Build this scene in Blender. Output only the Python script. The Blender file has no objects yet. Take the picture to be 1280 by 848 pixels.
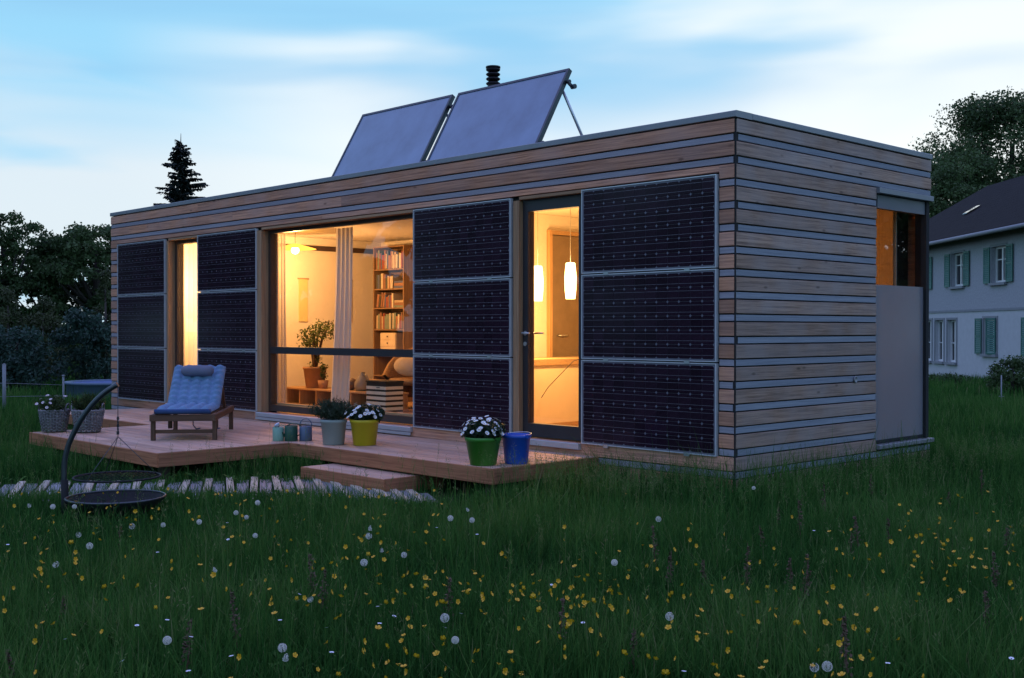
import bpy, bmesh, math, random
import numpy as np
from mathutils import Vector, Matrix
R = math.radians
sc = bpy.context.scene
col = sc.collection

# ------------------------------------------------------------------ camera
CAM = np.array([5.7762, -8.2442, 1.4294]); YAW, PITCH, ROLL, FPX = -0.8046, -0.0084, 0.0005, 1434.03
cam = bpy.data.cameras.new('camera'); cam_o = bpy.data.objects.new('camera', cam); col.objects.link(cam_o)
cam.sensor_width = 36.0; cam.lens = 36.0 * FPX / 1280.0; cam.clip_start = 0.05; cam.clip_end = 3000
cam_o.location = CAM
fw = np.array([math.sin(YAW)*math.cos(PITCH), math.cos(YAW)*math.cos(PITCH), math.sin(PITCH)])
rt = np.array([math.cos(YAW), -math.sin(YAW), 0.0]); up = np.cross(rt, fw)
r2 = math.cos(ROLL)*rt + math.sin(ROLL)*up; u2 = -math.sin(ROLL)*rt + math.cos(ROLL)*up
cam_o.rotation_euler = Matrix((r2, u2, -fw)).transposed().to_euler()
sc.camera = cam_o

# ------------------------------------------------------------------ world, sun, exposure
SUN_AZ, SUN_EL = -31.0, 2.5
world = bpy.data.worlds.new('World'); sc.world = world; world.use_nodes = True
wn = world.node_tree.nodes; wl = world.node_tree.links; wn.clear()
def N(nodes, t, **k):
    n = nodes.new(t)
    for a, b in k.items():
        if hasattr(n, a): setattr(n, a, b)
        else: n.inputs[a].default_value = b
    return n
def wmath(op, a, b=None, clamp=False):
    n = wn.new('ShaderNodeMath'); n.operation = op; n.use_clamp = clamp
    for i, v in enumerate((a, b)):
        if v is None: continue
        if isinstance(v, (int, float)): n.inputs[i].default_value = v
        else: wl.new(v, n.inputs[i])
    return n.outputs[0]
tc = wn.new('ShaderNodeTexCoord')
SKY = 0.12
sky = wn.new('ShaderNodeTexSky'); sky.sky_type = 'NISHITA'; sky.sun_disc = False
sky.sun_elevation = R(SUN_EL); sky.sun_rotation = R(SUN_AZ); sky.altitude = 400; sky.air_density = 1.0; sky.dust_density = 0.6; sky.ozone_density = 2.5
def wmix(f, a, b):
    n = wn.new('ShaderNodeMix'); n.data_type = 'RGBA'
    for i, v in ((0, f), (6, a), (7, b)):
        if isinstance(v, tuple): n.inputs[i].default_value = (v[0]/SKY, v[1]/SKY, v[2]/SKY, 1)
        elif isinstance(v, (int, float)): n.inputs[i].default_value = v
        else: wl.new(v, n.inputs[i])
    return n.outputs[2]
def wramp(v, a, b, lo=0.0, hi=1.0):
    n = wn.new('ShaderNodeMapRange'); n.interpolation_type = 'SMOOTHSTEP'; wl.new(v, n.inputs[0])
    for i, q in enumerate((a, b, lo, hi)): n.inputs[i+1].default_value = q
    return n.outputs[0]
def wnoise(scale, stretch, loc, detail=5.0, rough=.5, dist=.3):
    m = wn.new('ShaderNodeMapping'); m.inputs['Scale'].default_value = stretch; m.inputs['Location'].default_value = loc; m.inputs['Rotation'].default_value = (R(2.5), R(1.5), 0); wl.new(tc.outputs['Generated'], m.inputs[0])
    n = N(wn, 'ShaderNodeTexNoise', **{'Scale': scale, 'Detail': detail, 'Roughness': rough, 'Distortion': dist}); wl.new(m.outputs[0], n.inputs['Vector']); return n.outputs[0]
sep = wn.new('ShaderNodeSeparateXYZ'); wl.new(tc.outputs['Generated'], sep.inputs[0]); el = sep.outputs[2]
dotn = wn.new('ShaderNodeVectorMath'); dotn.operation = 'DOT_PRODUCT'; wl.new(tc.outputs['Generated'], dotn.inputs[0]); dotn.inputs[1].default_value = (math.sin(R(SUN_AZ))*.985, math.cos(R(SUN_AZ))*.985, .17)
# high twilight cloud veil: blue overhead, paler towards the horizon and the afterglow, in soft level streaks
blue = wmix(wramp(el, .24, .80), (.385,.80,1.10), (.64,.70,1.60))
streak = wnoise(2.0, (.9,.9,5.0), (1.3,.4,2.2), 3.5, .45, .5); fine = wnoise(2.6, (1.0,1.0,8.0), (4.3,2.4,.2), 3.0, .45, .8)
wob = wmath('ADD', el, wmath('MULTIPLY', wmath('SUBTRACT', streak, .5), .26))
pale = wmath('MULTIPLY', wmath('MULTIPLY', wramp(wob, .24, .09), wramp(fine, .32, .56, .28, 1.0)), wramp(dotn.outputs['Value'], -.1, .75, .12, 1.0))
glow = wmath('MULTIPLY', wramp(dotn.outputs['Value'], .82, .96), wramp(wob, .30, .215))
wisp = wmath('MULTIPLY', wramp(fine, .45, .75, 0, .40), wramp(el, .36, .2))
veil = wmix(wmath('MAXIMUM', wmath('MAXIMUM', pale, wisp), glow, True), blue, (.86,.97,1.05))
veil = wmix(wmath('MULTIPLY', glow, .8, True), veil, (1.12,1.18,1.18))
dark = wmath('MULTIPLY', wramp(streak, .48, .72, 0, .38), wramp(el, .09, .2))
veil = wmix(dark, veil, (.30,.61,.95))
tint = wn.new('ShaderNodeMix'); tint.data_type = 'RGBA'; tint.blend_type = 'MULTIPLY'; tint.inputs[0].default_value = 1.0
wl.new(sky.outputs[0], tint.inputs[6]); tint.inputs[7].default_value = (0.8, 1.0, 1.2, 1)
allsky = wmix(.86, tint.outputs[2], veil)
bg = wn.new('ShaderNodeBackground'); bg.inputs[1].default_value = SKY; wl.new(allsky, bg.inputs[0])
wo = wn.new('ShaderNodeOutputWorld'); wl.new(bg.outputs[0], wo.inputs[0])

sun = bpy.data.lights.new('sun', 'SUN'); sun.energy = 0.06; sun.angle = R(25); sun.color = (1.0, 0.86, 0.72)
sun_o = bpy.data.objects.new('sun', sun); col.objects.link(sun_o)
sd = Vector((math.sin(R(SUN_AZ))*math.cos(R(8)), math.cos(R(SUN_AZ))*math.cos(R(8)), math.sin(R(8))))
sun_o.rotation_euler = (-sd).to_track_quat('-Z', 'Y').to_euler(); sun_o.location = (0, 30, 20)

sc.view_settings.view_transform = 'Standard'; sc.view_settings.look = 'None'; sc.view_settings.gamma = 1.0
sc.view_settings.exposure = 0.0; sc.view_settings.use_curve_mapping = False
sc.render.engine = 'CYCLES'
cy = sc.cycles
cy.use_denoising = True; cy.max_bounces = 8; cy.diffuse_bounces = 4; cy.glossy_bounces = 4; cy.transmission_bounces = 6; cy.transparent_max_bounces = 10
cy.sample_clamp_indirect = 4.0; cy.caustics_reflective = False; cy.caustics_refractive = False

# ------------------------------------------------------------------ helpers
def ray(px, py): return fw + r2*(px-640)/FPX - u2*(py-424)/FPX          # a pixel gives a direction
def on_z(px, py, z):
    d = ray(px, py); return CAM + d*((z-CAM[2])/d[2])
def at_depth(px, py, D): return CAM + ray(px, py)*D

class MB:
    def __init__(s): s.v = []; s.f = []; s.m = []; s.sm = []
    def add(s, vs, fs, mi=0, smooth=False):
        b = len(s.v); s.v += [tuple(map(float, p)) for p in vs]
        for f in fs: s.f.append([i+b for i in f]); s.m.append(mi); s.sm.append(smooth)
        return s
    def box(s, x0, x1, y0, y1, z0, z1, mi=0):
        return s.add([(x0,y0,z0),(x1,y0,z0),(x1,y1,z0),(x0,y1,z0),(x0,y0,z1),(x1,y0,z1),(x1,y1,z1),(x0,y1,z1)],
                     [(0,3,2,1),(4,5,6,7),(0,1,5,4),(1,2,6,5),(2,3,7,6),(3,0,4,7)], mi)
    def cbox(s, x0, x1, y0, y1, z0, z1, c=.004, axis='x', mi=0):
        """box with its four long edges chamfered; axis = long direction"""
        def prof(a0, a1, b0, b1): return [(a0+c,b0),(a1-c,b0),(a1,b0+c),(a1,b1-c),(a1-c,b1),(a0+c,b1),(a0,b1-c),(a0,b0+c)]
        if axis == 'x': P = [[(t,a,b) for a,b in prof(y0,y1,z0,z1)] for t in (x0,x1)]
        elif axis == 'y': P = [[(b,t,a) for a,b in prof(z0,z1,x0,x1)] for t in (y0,y1)]
        else: P = [[(a,b,t) for a,b in prof(x0,x1,y0,y1)] for t in (z0,z1)]
        fs = [tuple(range(7,-1,-1)), tuple(range(8,16))] + [(i,(i+1)%8,8+(i+1)%8,8+i) for i in range(8)]
        return s.add(P[0]+P[1], fs, mi)
    def obox(s, c, ax, ay, az, mi=0):
        """oriented box: centre and three half-axis vectors"""
        c, ax, ay, az = map(np.asarray, (c, ax, ay, az))
        vs = [c+i*ax+j*ay+k*az for k in (-1,1) for i,j in ((-1,-1),(1,-1),(1,1),(-1,1))]
        return s.add(vs, [(0,3,2,1),(4,5,6,7),(0,1,5,4),(1,2,6,5),(2,3,7,6),(3,0,4,7)], mi)
    def bar(s, a, b, w, h=None, mi=0):
        a, b = np.array(a, float), np.array(b, float); h = h or w; d = b-a; L = np.linalg.norm(d); d /= L
        t = np.array([0,0,1.]) if abs(d[2]) < .95 else np.array([1.,0,0]); x = np.cross(d, t); x /= np.linalg.norm(x); y = np.cross(x, d)
        return s.obox((a+b)/2, x*w/2, d*L/2, y*h/2, mi)
    def tube(s, pts, rad, n=8, mi=0, caps=True):
        pts = [np.array(p, float) for p in pts]; k = len(pts); rr = rad if hasattr(rad, '__len__') else [rad]*k
        vs = []; prev = None
        for i, p in enumerate(pts):
            d = pts[min(i+1,k-1)]-pts[max(i-1,0)]; d = d/(np.linalg.norm(d)+1e-9)
            if prev is None:
                t = np.array([0,0,1.]) if abs(d[2]) < .9 else np.array([1.,0,0]); x = np.cross(d, t)
            else: x = prev-d*np.dot(prev, d)
            x /= np.linalg.norm(x)+1e-9; prev = x; y = np.cross(d, x)
            vs += [p+rr[i]*(math.cos(2*math.pi*j/n)*x+math.sin(2*math.pi*j/n)*y) for j in range(n)]
        fs = [(i*n+j, i*n+(j+1)%n, (i+1)*n+(j+1)%n, (i+1)*n+j) for i in range(k-1) for j in range(n)]
        s.add(vs, fs, mi, True)
        if caps:
            b = len(s.v)-k*n
            s.f += [[b+j for j in range(n-1,-1,-1)], [b+(k-1)*n+j for j in range(n)]]; s.m += [mi,mi]; s.sm += [False,False]
        return s
    def lathe(s, prof, n=24, c=(0,0,0), mi=0, smooth=True):
        vs = [(c[0]+r*math.cos(2*math.pi*j/n), c[1]+r*math.sin(2*math.pi*j/n), c[2]+z) for r,z in prof for j in range(n)]
        fs = [(i*n+j, i*n+(j+1)%n, (i+1)*n+(j+1)%n, (i+1)*n+j) for i in range(len(prof)-1) for j in range(n)]
        return s.add(vs, fs, mi, smooth)
    def ball(s, c, r, n=8, mi=0, sz=1.0):
        k = max(4, n//2+1)
        return s.lathe([(max(1e-4, r*math.sin(math.pi*i/k)), -r*sz*math.cos(math.pi*i/k)) for i in range(k+1)], n, c, mi)
    def mesh(s, name, mats):
        me = bpy.data.meshes.new(name); me.from_pydata(s.v, [], s.f); me.update()
        for m in (mats if isinstance(mats, (list,tuple)) else [mats]): me.materials.append(m)
        me.polygons.foreach_set('material_index', s.m); me.polygons.foreach_set('use_smooth', s.sm)
        return me
    def build(s, name, mats, parent=None):
        return link(name, s.mesh(name, mats), parent)
def link(name, me, parent=None, loc=None):
    o = bpy.data.objects.new(name, me); col.objects.link(o)
    if parent is not None: o.parent = parent
    if loc is not None: o.location = loc
    return o
def thing(name, label, cat, loc=(0,0,0), rz=0.0, group=None):
    o = bpy.data.objects.new(name, None); col.objects.link(o); o.empty_display_size = .1
    o.location = loc; o.rotation_euler = (0,0,rz); return tag(o, label, cat, group)
def tag(o, label, cat, group=None):
    o['label'] = label; o['category'] = cat
    if group: o['group'] = group
    return o
def struct(o): o['kind'] = 'structure'; return o
def np_mesh(name, verts, faces, mats, attr=None, n=4):
    """fast mesh from arrays; faces (k,n) ints; attr = per-vertex float stored as point attribute 'tone'"""
    me = bpy.data.meshes.new(name); V = np.asarray(verts, np.float32); F = np.asarray(faces, np.int32)
    me.vertices.add(len(V)); me.vertices.foreach_set('co', V.ravel())
    me.loops.add(F.size); me.loops.foreach_set('vertex_index', F.ravel())
    me.polygons.add(len(F)); me.polygons.foreach_set('loop_start', np.arange(0, F.size, n, dtype=np.int32))
    me.update(calc_edges=True); me.validate()
    if attr is not None:
        a = me.attributes.new('tone', 'FLOAT', 'POINT'); a.data.foreach_set('value', np.asarray(attr, np.float32))
    for m in (mats if isinstance(mats,(list,tuple)) else [mats]): me.materials.append(m)
    return me

# ------------------------------------------------------------------ materials
def mat(name, color, rough=.6, metal=0.0, var=.12, scale=6.0, bump=0.0, spec=.5, stretch=None, rnd=0.0, detail=5.0, coat=0.0):
    """principled with object-space noise variation, optional bump and per-object random tone"""
    m = bpy.data.materials.new(name); m.use_nodes = True; nt = m.node_tree; ns = nt.nodes; L = nt.links
    b = ns['Principled BSDF']; b.inputs['Roughness'].default_value = rough; b.inputs['Metallic'].default_value = metal
    b.inputs['Specular IOR Level'].default_value = spec; b.inputs['Coat Weight'].default_value = coat
    t = ns.new('ShaderNodeTexCoord'); v = t.outputs['Object']
    mpn = ns.new('ShaderNodeMapping'); mpn.inputs['Scale'].default_value = stretch or (1,1,1); L.new(v, mpn.inputs[0])
    no = ns.new('ShaderNodeTexNoise'); no.inputs['Scale'].default_value = scale; no.inputs['Detail'].default_value = detail; no.inputs['Roughness'].default_value = .6
    L.new(mpn.outputs[0], no.inputs['Vector'])
    mr = ns.new('ShaderNodeMapRange'); mr.inputs[1].default_value = .3; mr.inputs[2].default_value = .7; mr.inputs[3].default_value = 1-var; mr.inputs[4].default_value = 1+var
    L.new(no.outputs[0], mr.inputs[0]); f = mr.outputs[0]
    if rnd:
        oi = ns.new('ShaderNodeObjectInfo'); m2 = ns.new('ShaderNodeMapRange'); m2.inputs[3].default_value = 1-rnd; m2.inputs[4].default_value = 1+rnd
        L.new(oi.outputs['Random'], m2.inputs[0]); mu = ns.new('ShaderNodeMath'); mu.operation = 'MULTIPLY'; L.new(f, mu.inputs[0]); L.new(m2.outputs[0], mu.inputs[1]); f = mu.outputs[0]
    vm = ns.new('ShaderNodeVectorMath'); vm.operation = 'SCALE'; vm.inputs[0].default_value = color[:3]; L.new(f, vm.inputs['Scale']); L.new(vm.outputs[0], b.inputs['Base Color'])
    if bump:
        bp = ns.new('ShaderNodeBump'); bp.inputs['Strength'].default_value = bump; bp.inputs['Distance'].default_value = .01; L.new(no.outputs[0], bp.inputs['Height']); L.new(bp.outputs[0], b.inputs['Normal'])
    return m

def wood(name, c_light, c_dark, axis='x', rough=.7, knots=True, rnd=.16, grain=1.0, weather=None, wamt=0.0):
    m = bpy.data.materials.new(name); m.use_nodes = True; nt = m.node_tree; ns = nt.nodes; L = nt.links
    b = ns['Principled BSDF']; b.inputs['Roughness'].default_value = rough; b.inputs['Specular IOR Level'].default_value = .35
    t = ns.new('ShaderNodeTexCoord'); oi = ns.new('ShaderNodeObjectInfo')
    off = ns.new('ShaderNodeVectorMath'); off.operation = 'MULTIPLY_ADD'; off.inputs[1].default_value = (37.0, 23.0, 51.0)
    comb = ns.new('ShaderNodeCombineXYZ')
    for i in range(3): L.new(oi.outputs['Random'], comb.inputs[i])
    L.new(comb.outputs[0], off.inputs[0]); L.new(t.outputs['Object'], off.inputs[2])
    sca = {'x': (1.1, 42, 42), 'y': (42, 1.1, 42), 'z': (42, 42, 1.1)}[axis]
    mp_ = ns.new('ShaderNodeMapping'); mp_.inputs['Scale'].default_value = [q*grain for q in sca]; L.new(off.outputs[0], mp_.inputs[0])
    no = ns.new('ShaderNodeTexNoise'); no.inputs['Scale'].default_value = 1.6; no.inputs['Detail'].default_value = 7; no.inputs['Roughness'].default_value = .65; no.inputs['Distortion'].default_value = .6; L.new(mp_.outputs[0], no.inputs['Vector'])
    rp = ns.new('ShaderNodeValToRGB'); rp.color_ramp.elements[0].position = .32; rp.color_ramp.elements[1].position = .62
    rp.color_ramp.elements[0].color = (*c_dark,1); rp.color_ramp.elements[1].color = (*c_light,1); L.new(no.outputs[0], rp.inputs[0]); c = rp.outputs[0]
    # broad weathering patches
    n2 = ns.new('ShaderNodeTexNoise'); n2.inputs['Scale'].default_value = 2.3; n2.inputs['Detail'].default_value = 3; L.new(off.outputs[0], n2.inputs['Vector'])
    if weather:
        mw = ns.new('ShaderNodeMapRange'); mw.inputs[1].default_value = .35; mw.inputs[2].default_value = .7; mw.inputs[4].default_value = wamt; L.new(n2.outputs[0], mw.inputs[0])
        mx = ns.new('ShaderNodeMix'); mx.data_type = 'RGBA'; L.new(mw.outputs[0], mx.inputs[0]); L.new(c, mx.inputs[6]); mx.inputs[7].default_value = (*weather,1); c = mx.outputs[2]
    if knots:
        mk = ns.new('ShaderNodeMapping'); mk.inputs['Scale'].default_value = {'x': (2.6, 7, 7), 'y': (7, 2.6, 7), 'z': (7, 7, 2.6)}[axis]; L.new(off.outputs[0], mk.inputs[0])
        vo = ns.new('ShaderNodeTexVoronoi'); vo.inputs['Scale'].default_value = 1.0; L.new(mk.outputs[0], vo.inputs['Vector'])
        kr = ns.new('ShaderNodeMapRange'); kr.interpolation_type = 'SMOOTHSTEP'; kr.inputs[1].default_value = .03; kr.inputs[2].default_value = .13; kr.inputs[3].default_value = .65; kr.inputs[4].default_value = 0; L.new(vo.outputs['Distance'], kr.inputs[0])
        mx = ns.new('ShaderNodeMix'); mx.data_type = 'RGBA'; L.new(kr.outputs[0], mx.inputs[0]); L.new(c, mx.inputs[6]); mx.inputs[7].default_value = (*[q*.35 for q in c_dark],1); c = mx.outputs[2]
    mr = ns.new('ShaderNodeMapRange'); mr.inputs[3].default_value = 1-rnd; mr.inputs[4].default_value = 1+rnd; L.new(oi.outputs['Random'], mr.inputs[0])
    vm = ns.new('ShaderNodeVectorMath'); vm.operation = 'SCALE'; L.new(c, vm.inputs[0]); L.new(mr.outputs[0], vm.inputs['Scale']); L.new(vm.outputs[0], b.inputs['Base Color'])
    bp = ns.new('ShaderNodeBump'); bp.inputs['Strength'].default_value = .6; bp.inputs['Distance'].default_value = .005; L.new(no.outputs[0], bp.inputs['Height']); L.new(bp.outputs[0], b.inputs['Normal'])
    return m

def glass_mat(name, tint_c=(1,1,1), base=.04, rough=0.0, gain=.9):
    m = bpy.data.materials.new(name); m.use_nodes = True; nt = m.node_tree; ns = nt.nodes; L = nt.links; ns.clear()
    o = ns.new('ShaderNodeOutputMaterial'); tr = ns.new('ShaderNodeBsdfTransparent'); tr.inputs[0].default_value = (*tint_c,1)
    g = ns.new('ShaderNodeBsdfGlossy'); g.inputs['Roughness'].default_value = rough
    lw = ns.new('ShaderNodeLayerWeight'); lw.inputs[0].default_value = .5
    p = ns.new('ShaderNodeMath'); p.operation = 'POWER'; L.new(lw.outputs['Facing'], p.inputs[0]); p.inputs[1].default_value = 5
    a = ns.new('ShaderNodeMath'); a.operation = 'MULTIPLY_ADD'; L.new(p.outputs[0], a.inputs[0]); a.inputs[1].default_value = gain; a.inputs[2].default_value = base
    mx = ns.new('ShaderNodeMixShader'); L.new(a.outputs[0], mx.inputs[0]); L.new(tr.outputs[0], mx.inputs[1]); L.new(g.outputs[0], mx.inputs[2]); L.new(mx.outputs[0], o.inputs[0])
    return m
def leaf_mat(name, c0, c1, trans=.25, rough=.6, cols=None, spec=.2):
    """foliage: colour by the 'tone' attribute between c0 and c1, partly translucent"""
    m = bpy.data.materials.new(name); m.use_nodes = True; nt = m.node_tree; ns = nt.nodes; L = nt.links; ns.clear()
    o = ns.new('ShaderNodeOutputMaterial'); at = ns.new('ShaderNodeAttribute'); at.attribute_name = 'tone'
    rp = ns.new('ShaderNodeValToRGB'); els = rp.color_ramp.elements; els[0].color = (*c0,1); els[1].color = (*c1,1)
    for p, c in (cols or []): e = els.new(p); e.color = (*c,1)
    L.new(at.outputs['Fac'], rp.inputs[0])
    b = ns.new('ShaderNodeBsdfPrincipled'); b.inputs['Roughness'].default_value = rough; b.inputs['Specular IOR Level'].default_value = spec; L.new(rp.outputs[0], b.inputs['Base Color'])
    t = ns.new('ShaderNodeBsdfTranslucent'); L.new(rp.outputs[0], t.inputs[0])
    mx = ns.new('ShaderNodeMixShader'); mx.inputs[0].default_value = trans; L.new(b.outputs[0], mx.inputs[1]); L.new(t.outputs[0], mx.inputs[2]); L.new(mx.outputs[0], o.inputs[0])
    return m
def cloth_mat(name, c, trans=.4, transp=0.0):
    m = bpy.data.materials.new(name); m.use_nodes = True; nt = m.node_tree; ns = nt.nodes; L = nt.links; ns.clear()
    o = ns.new('ShaderNodeOutputMaterial'); d = ns.new('ShaderNodeBsdfDiffuse'); d.inputs[0].default_value = (*c,1)
    t = ns.new('ShaderNodeBsdfTranslucent'); t.inputs[0].default_value = (*c,1)
    tcn = ns.new('ShaderNodeTexCoord'); no = ns.new('ShaderNodeTexNoise'); no.inputs['Scale'].default_value = 220; L.new(tcn.outputs['Object'], no.inputs['Vector'])
    bp = ns.new('ShaderNodeBump'); bp.inputs['Strength'].default_value = .15; bp.inputs['Distance'].default_value = .002; L.new(no.outputs[0], bp.inputs['Height']); L.new(bp.outputs[0], d.inputs['Normal'])
    mx = ns.new('ShaderNodeMixShader'); mx.inputs[0].default_value = trans; L.new(d.outputs[0], mx.inputs[1]); L.new(t.outputs[0], mx.inputs[2]); out = mx.outputs[0]
    if transp:
        tr = ns.new('ShaderNodeBsdfTransparent'); m2 = ns.new('ShaderNodeMixShader'); m2.inputs[0].default_value = transp; L.new(out, m2.inputs[1]); L.new(tr.outputs[0], m2.inputs[2]); out = m2.outputs[0]
    L.new(out, o.inputs[0]); return m
def emit_mat(name, c, s):
    m = bpy.data.materials.new(name); m.use_nodes = True; nt = m.node_tree; ns = nt.nodes; ns.clear()
    o = ns.new('ShaderNodeOutputMaterial'); e = ns.new('ShaderNodeEmission'); e.inputs[0].default_value = (*c,1); e.inputs[1].default_value = s
    nt.links.new(e.outputs[0], o.inputs[0]); return m

M = {}
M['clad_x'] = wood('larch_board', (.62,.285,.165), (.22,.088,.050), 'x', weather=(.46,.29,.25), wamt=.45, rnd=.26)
M['clad_y'] = wood('larch_board_side_shade', (.40,.25,.18), (.145,.085,.062), 'y', weather=(.33,.28,.27), wamt=.6, rnd=.22)  # front larch darkened and greyed: the side's cooler light put into the colour
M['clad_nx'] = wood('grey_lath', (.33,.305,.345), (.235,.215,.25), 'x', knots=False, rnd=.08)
M['clad_ny'] = wood('grey_lath_side_shade', (.255,.27,.315), (.18,.19,.23), 'y', knots=False, rnd=.08)  # same lath, darker and bluer; the side wall's light is in its colour
M['cap'] = mat('roof_edge_metal', (.24,.24,.26), .45, .3, var=.08, scale=3)
M['membrane'] = mat('black_membrane', (.012,.012,.014), .9, var=.2)
M['trim_z'] = wood('larch_trim', (.42,.24,.13), (.24,.13,.07), 'z', rnd=.12)
M['trim_x'] = wood('larch_trim_flat', (.42,.24,.13), (.24,.13,.07), 'x', rnd=.12)
M['frame_dark'] = mat('anthracite_frame', (.03,.026,.03), .45, .1, var=.1)
M['frame_brown'] = mat('dark_brown_frame', (.055,.032,.024), .5, var=.15, scale=9)
M['alu'] = mat('aluminium', (.55,.56,.58), .38, .85, var=.06)
M['alu_white'] = mat('pale_module_frame', (.62,.62,.64), .4, .35, var=.05)
M['sill'] = mat('sill_sheet', (.46,.46,.48), .45, .4, var=.06)
M['glass'] = glass_mat('window_glass'); M['glass_coated'] = glass_mat('coated_window_glass', (.8,.8,.8), .13)
def frost_mat():
    m = mat('frosted_glass', (.21,.215,.245), .2, var=.06, scale=2, spec=.9); nt = m.node_tree; ns = nt.nodes; L = nt.links; b = ns['Principled BSDF']; o = ns['Material Output']
    t = ns.new('ShaderNodeBsdfTranslucent'); t.inputs[0].default_value = (.7,.7,.7,1); mx = ns.new('ShaderNodeMixShader'); mx.inputs[0].default_value = .19; L.new(b.outputs[0], mx.inputs[1]); L.new(t.outputs[0], mx.inputs[2]); L.new(mx.outputs[0], o.inputs[0]); return m
M['frost'] = frost_mat()
M['plaster'] = mat('interior_plaster', (.74,.68,.58), .9, var=.03, scale=3)
M['int_wood'] = wood('interior_wood', (.52,.33,.17), (.36,.21,.10), 'x', knots=False, rnd=.1)
M['int_wood_z'] = wood('interior_wood_upright', (.50,.31,.16), (.34,.20,.10), 'z', knots=False, rnd=.1)
M['walnut'] = wood('dark_shelf_wood', (.33,.20,.11), (.20,.115,.06), 'z', knots=False, rnd=.1)
M['int_floor'] = wood('interior_floor', (.42,.26,.14), (.28,.17,.09), 'x', rough=.4, rnd=.2)
M['deck'] = wood('deck_plank', (.62,.375,.25), (.35,.19,.125), 'x', weather=(.48,.36,.31), wamt=.5, rnd=.2)
M['fascia_x'] = wood('deck_fascia', (.44,.175,.082), (.22,.078,.036), 'x', rnd=.1)
M['fascia_y'] = wood('deck_fascia_side', (.40,.165,.085), (.20,.078,.04), 'y', rnd=.1)
M['post'] = mat('deck_post', (.09,.06,.045), .8, var=.2)
M['backsheet'] = mat('module_backsheet', (.16,.15,.19), .35, var=.05)
M['cell'] = mat('silicon_cell', (.020,.009,.0175), .17, var=.3, scale=40, spec=.26, rnd=.25)
M['busbar'] = mat('busbar', (.26,.23,.28), .4, .5, var=.05)
M['collector'] = mat('collector_glass', (.15,.205,.30), .26, var=.17, scale=2.6, spec=.7, detail=8)
M['black_metal'] = mat('black_metal', (.014,.014,.016), .42, .6, var=.2, scale=15, bump=.1)
M['soot'] = mat('sooty_steel', (.012,.012,.013), .75, .3, var=.35, scale=12, bump=.3)
M['grey_steel'] = mat('weathered_steel', (.07,.075,.085), .4, .8, var=.15)

WARM = (1.0, .49, .165)
def bulb_light(name, loc, power, radius, parent, color=WARM):
    l = bpy.data.lights.new(name, 'POINT'); l.energy = power; l.shadow_soft_size = radius; l.color = color
    o = bpy.data.objects.new(name, l); col.objects.link(o); o.location = loc; o.parent = parent; return o
# ================================================================== SETTING
def ground_mat():
    m = bpy.data.materials.new('meadow_soil'); m.use_nodes = True; nt = m.node_tree; ns = nt.nodes; L = nt.links
    b = ns['Principled BSDF']; b.inputs['Roughness'].default_value = 1; b.inputs['Specular IOR Level'].default_value = .1
    t = ns.new('ShaderNodeTexCoord'); no = ns.new('ShaderNodeTexNoise'); no.inputs['Scale'].default_value = 1.3; no.inputs['Detail'].default_value = 9; no.inputs['Roughness'].default_value = .7; L.new(t.outputs['Object'], no.inputs['Vector'])
    rp = ns.new('ShaderNodeValToRGB'); rp.color_ramp.elements[0].position = .3; rp.color_ramp.elements[0].color = (.010,.016,.007,1); rp.color_ramp.elements[1].position = .75; rp.color_ramp.elements[1].color = (.024,.046,.016,1)
    L.new(no.outputs[0], rp.inputs[0]); L.new(rp.outputs[0], b.inputs['Base Color'])
    bp = ns.new('ShaderNodeBump'); bp.inputs['Strength'].default_value = .8; bp.inputs['Distance'].default_value = .05; L.new(no.outputs[0], bp.inputs['Height']); L.new(bp.outputs[0], b.inputs['Normal'])
    return m
M['ground'] = ground_mat()
def gz(x, y):
    """ground height: flat round the house, falling a little behind it and swelling softly"""
    x = np.asarray(x, float); y = np.asarray(y, float)
    d = np.hypot(x+4, y-1)
    s = np.clip((d-16)/25, 0, 1); s = s*s*(3-2*s)
    far = np.clip((y-8)/22, 0, 1)
    return -.10 - .45*s*far - .1*s + .035*np.sin(x*.9+1)*np.cos(y*.8)*np.clip((d-4)/6, 0, 1)
def make_ground():
    ax = np.concatenate([-np.geomspace(600, 30, 14), np.linspace(-27, 27, 55), np.geomspace(30, 600, 14)])
    X, Y = np.meshgrid(ax-4, ax); Z = gz(X, Y); n = len(ax)
    V = np.stack([X.ravel(), Y.ravel(), Z.ravel()], 1)
    i = np.arange(n-1); I, J = np.meshgrid(i, i); a = (J*n+I).ravel()
    F = np.stack([a, a+1, a+n+1, a+n], 1)
    me = np_mesh('ground', V, F, M['ground']); me.polygons.foreach_set('use_smooth', np.ones(len(F), bool))
    struct(link('ground', me))
make_ground()

# ================================================================== THE HOUSE
P = .1949; H = 17*P; LEN, WID = 12.156, 3.574
wt = lambda n: H-.32*P-n*P
ZT, ZB = 2.7814, .3214                    # zone of panels and openings
G = .0115                                 # joint between boards
house = thing('timber_house', 'flat-roofed timber-clad house with warm lit windows above a wooden deck', 'house')
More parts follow.
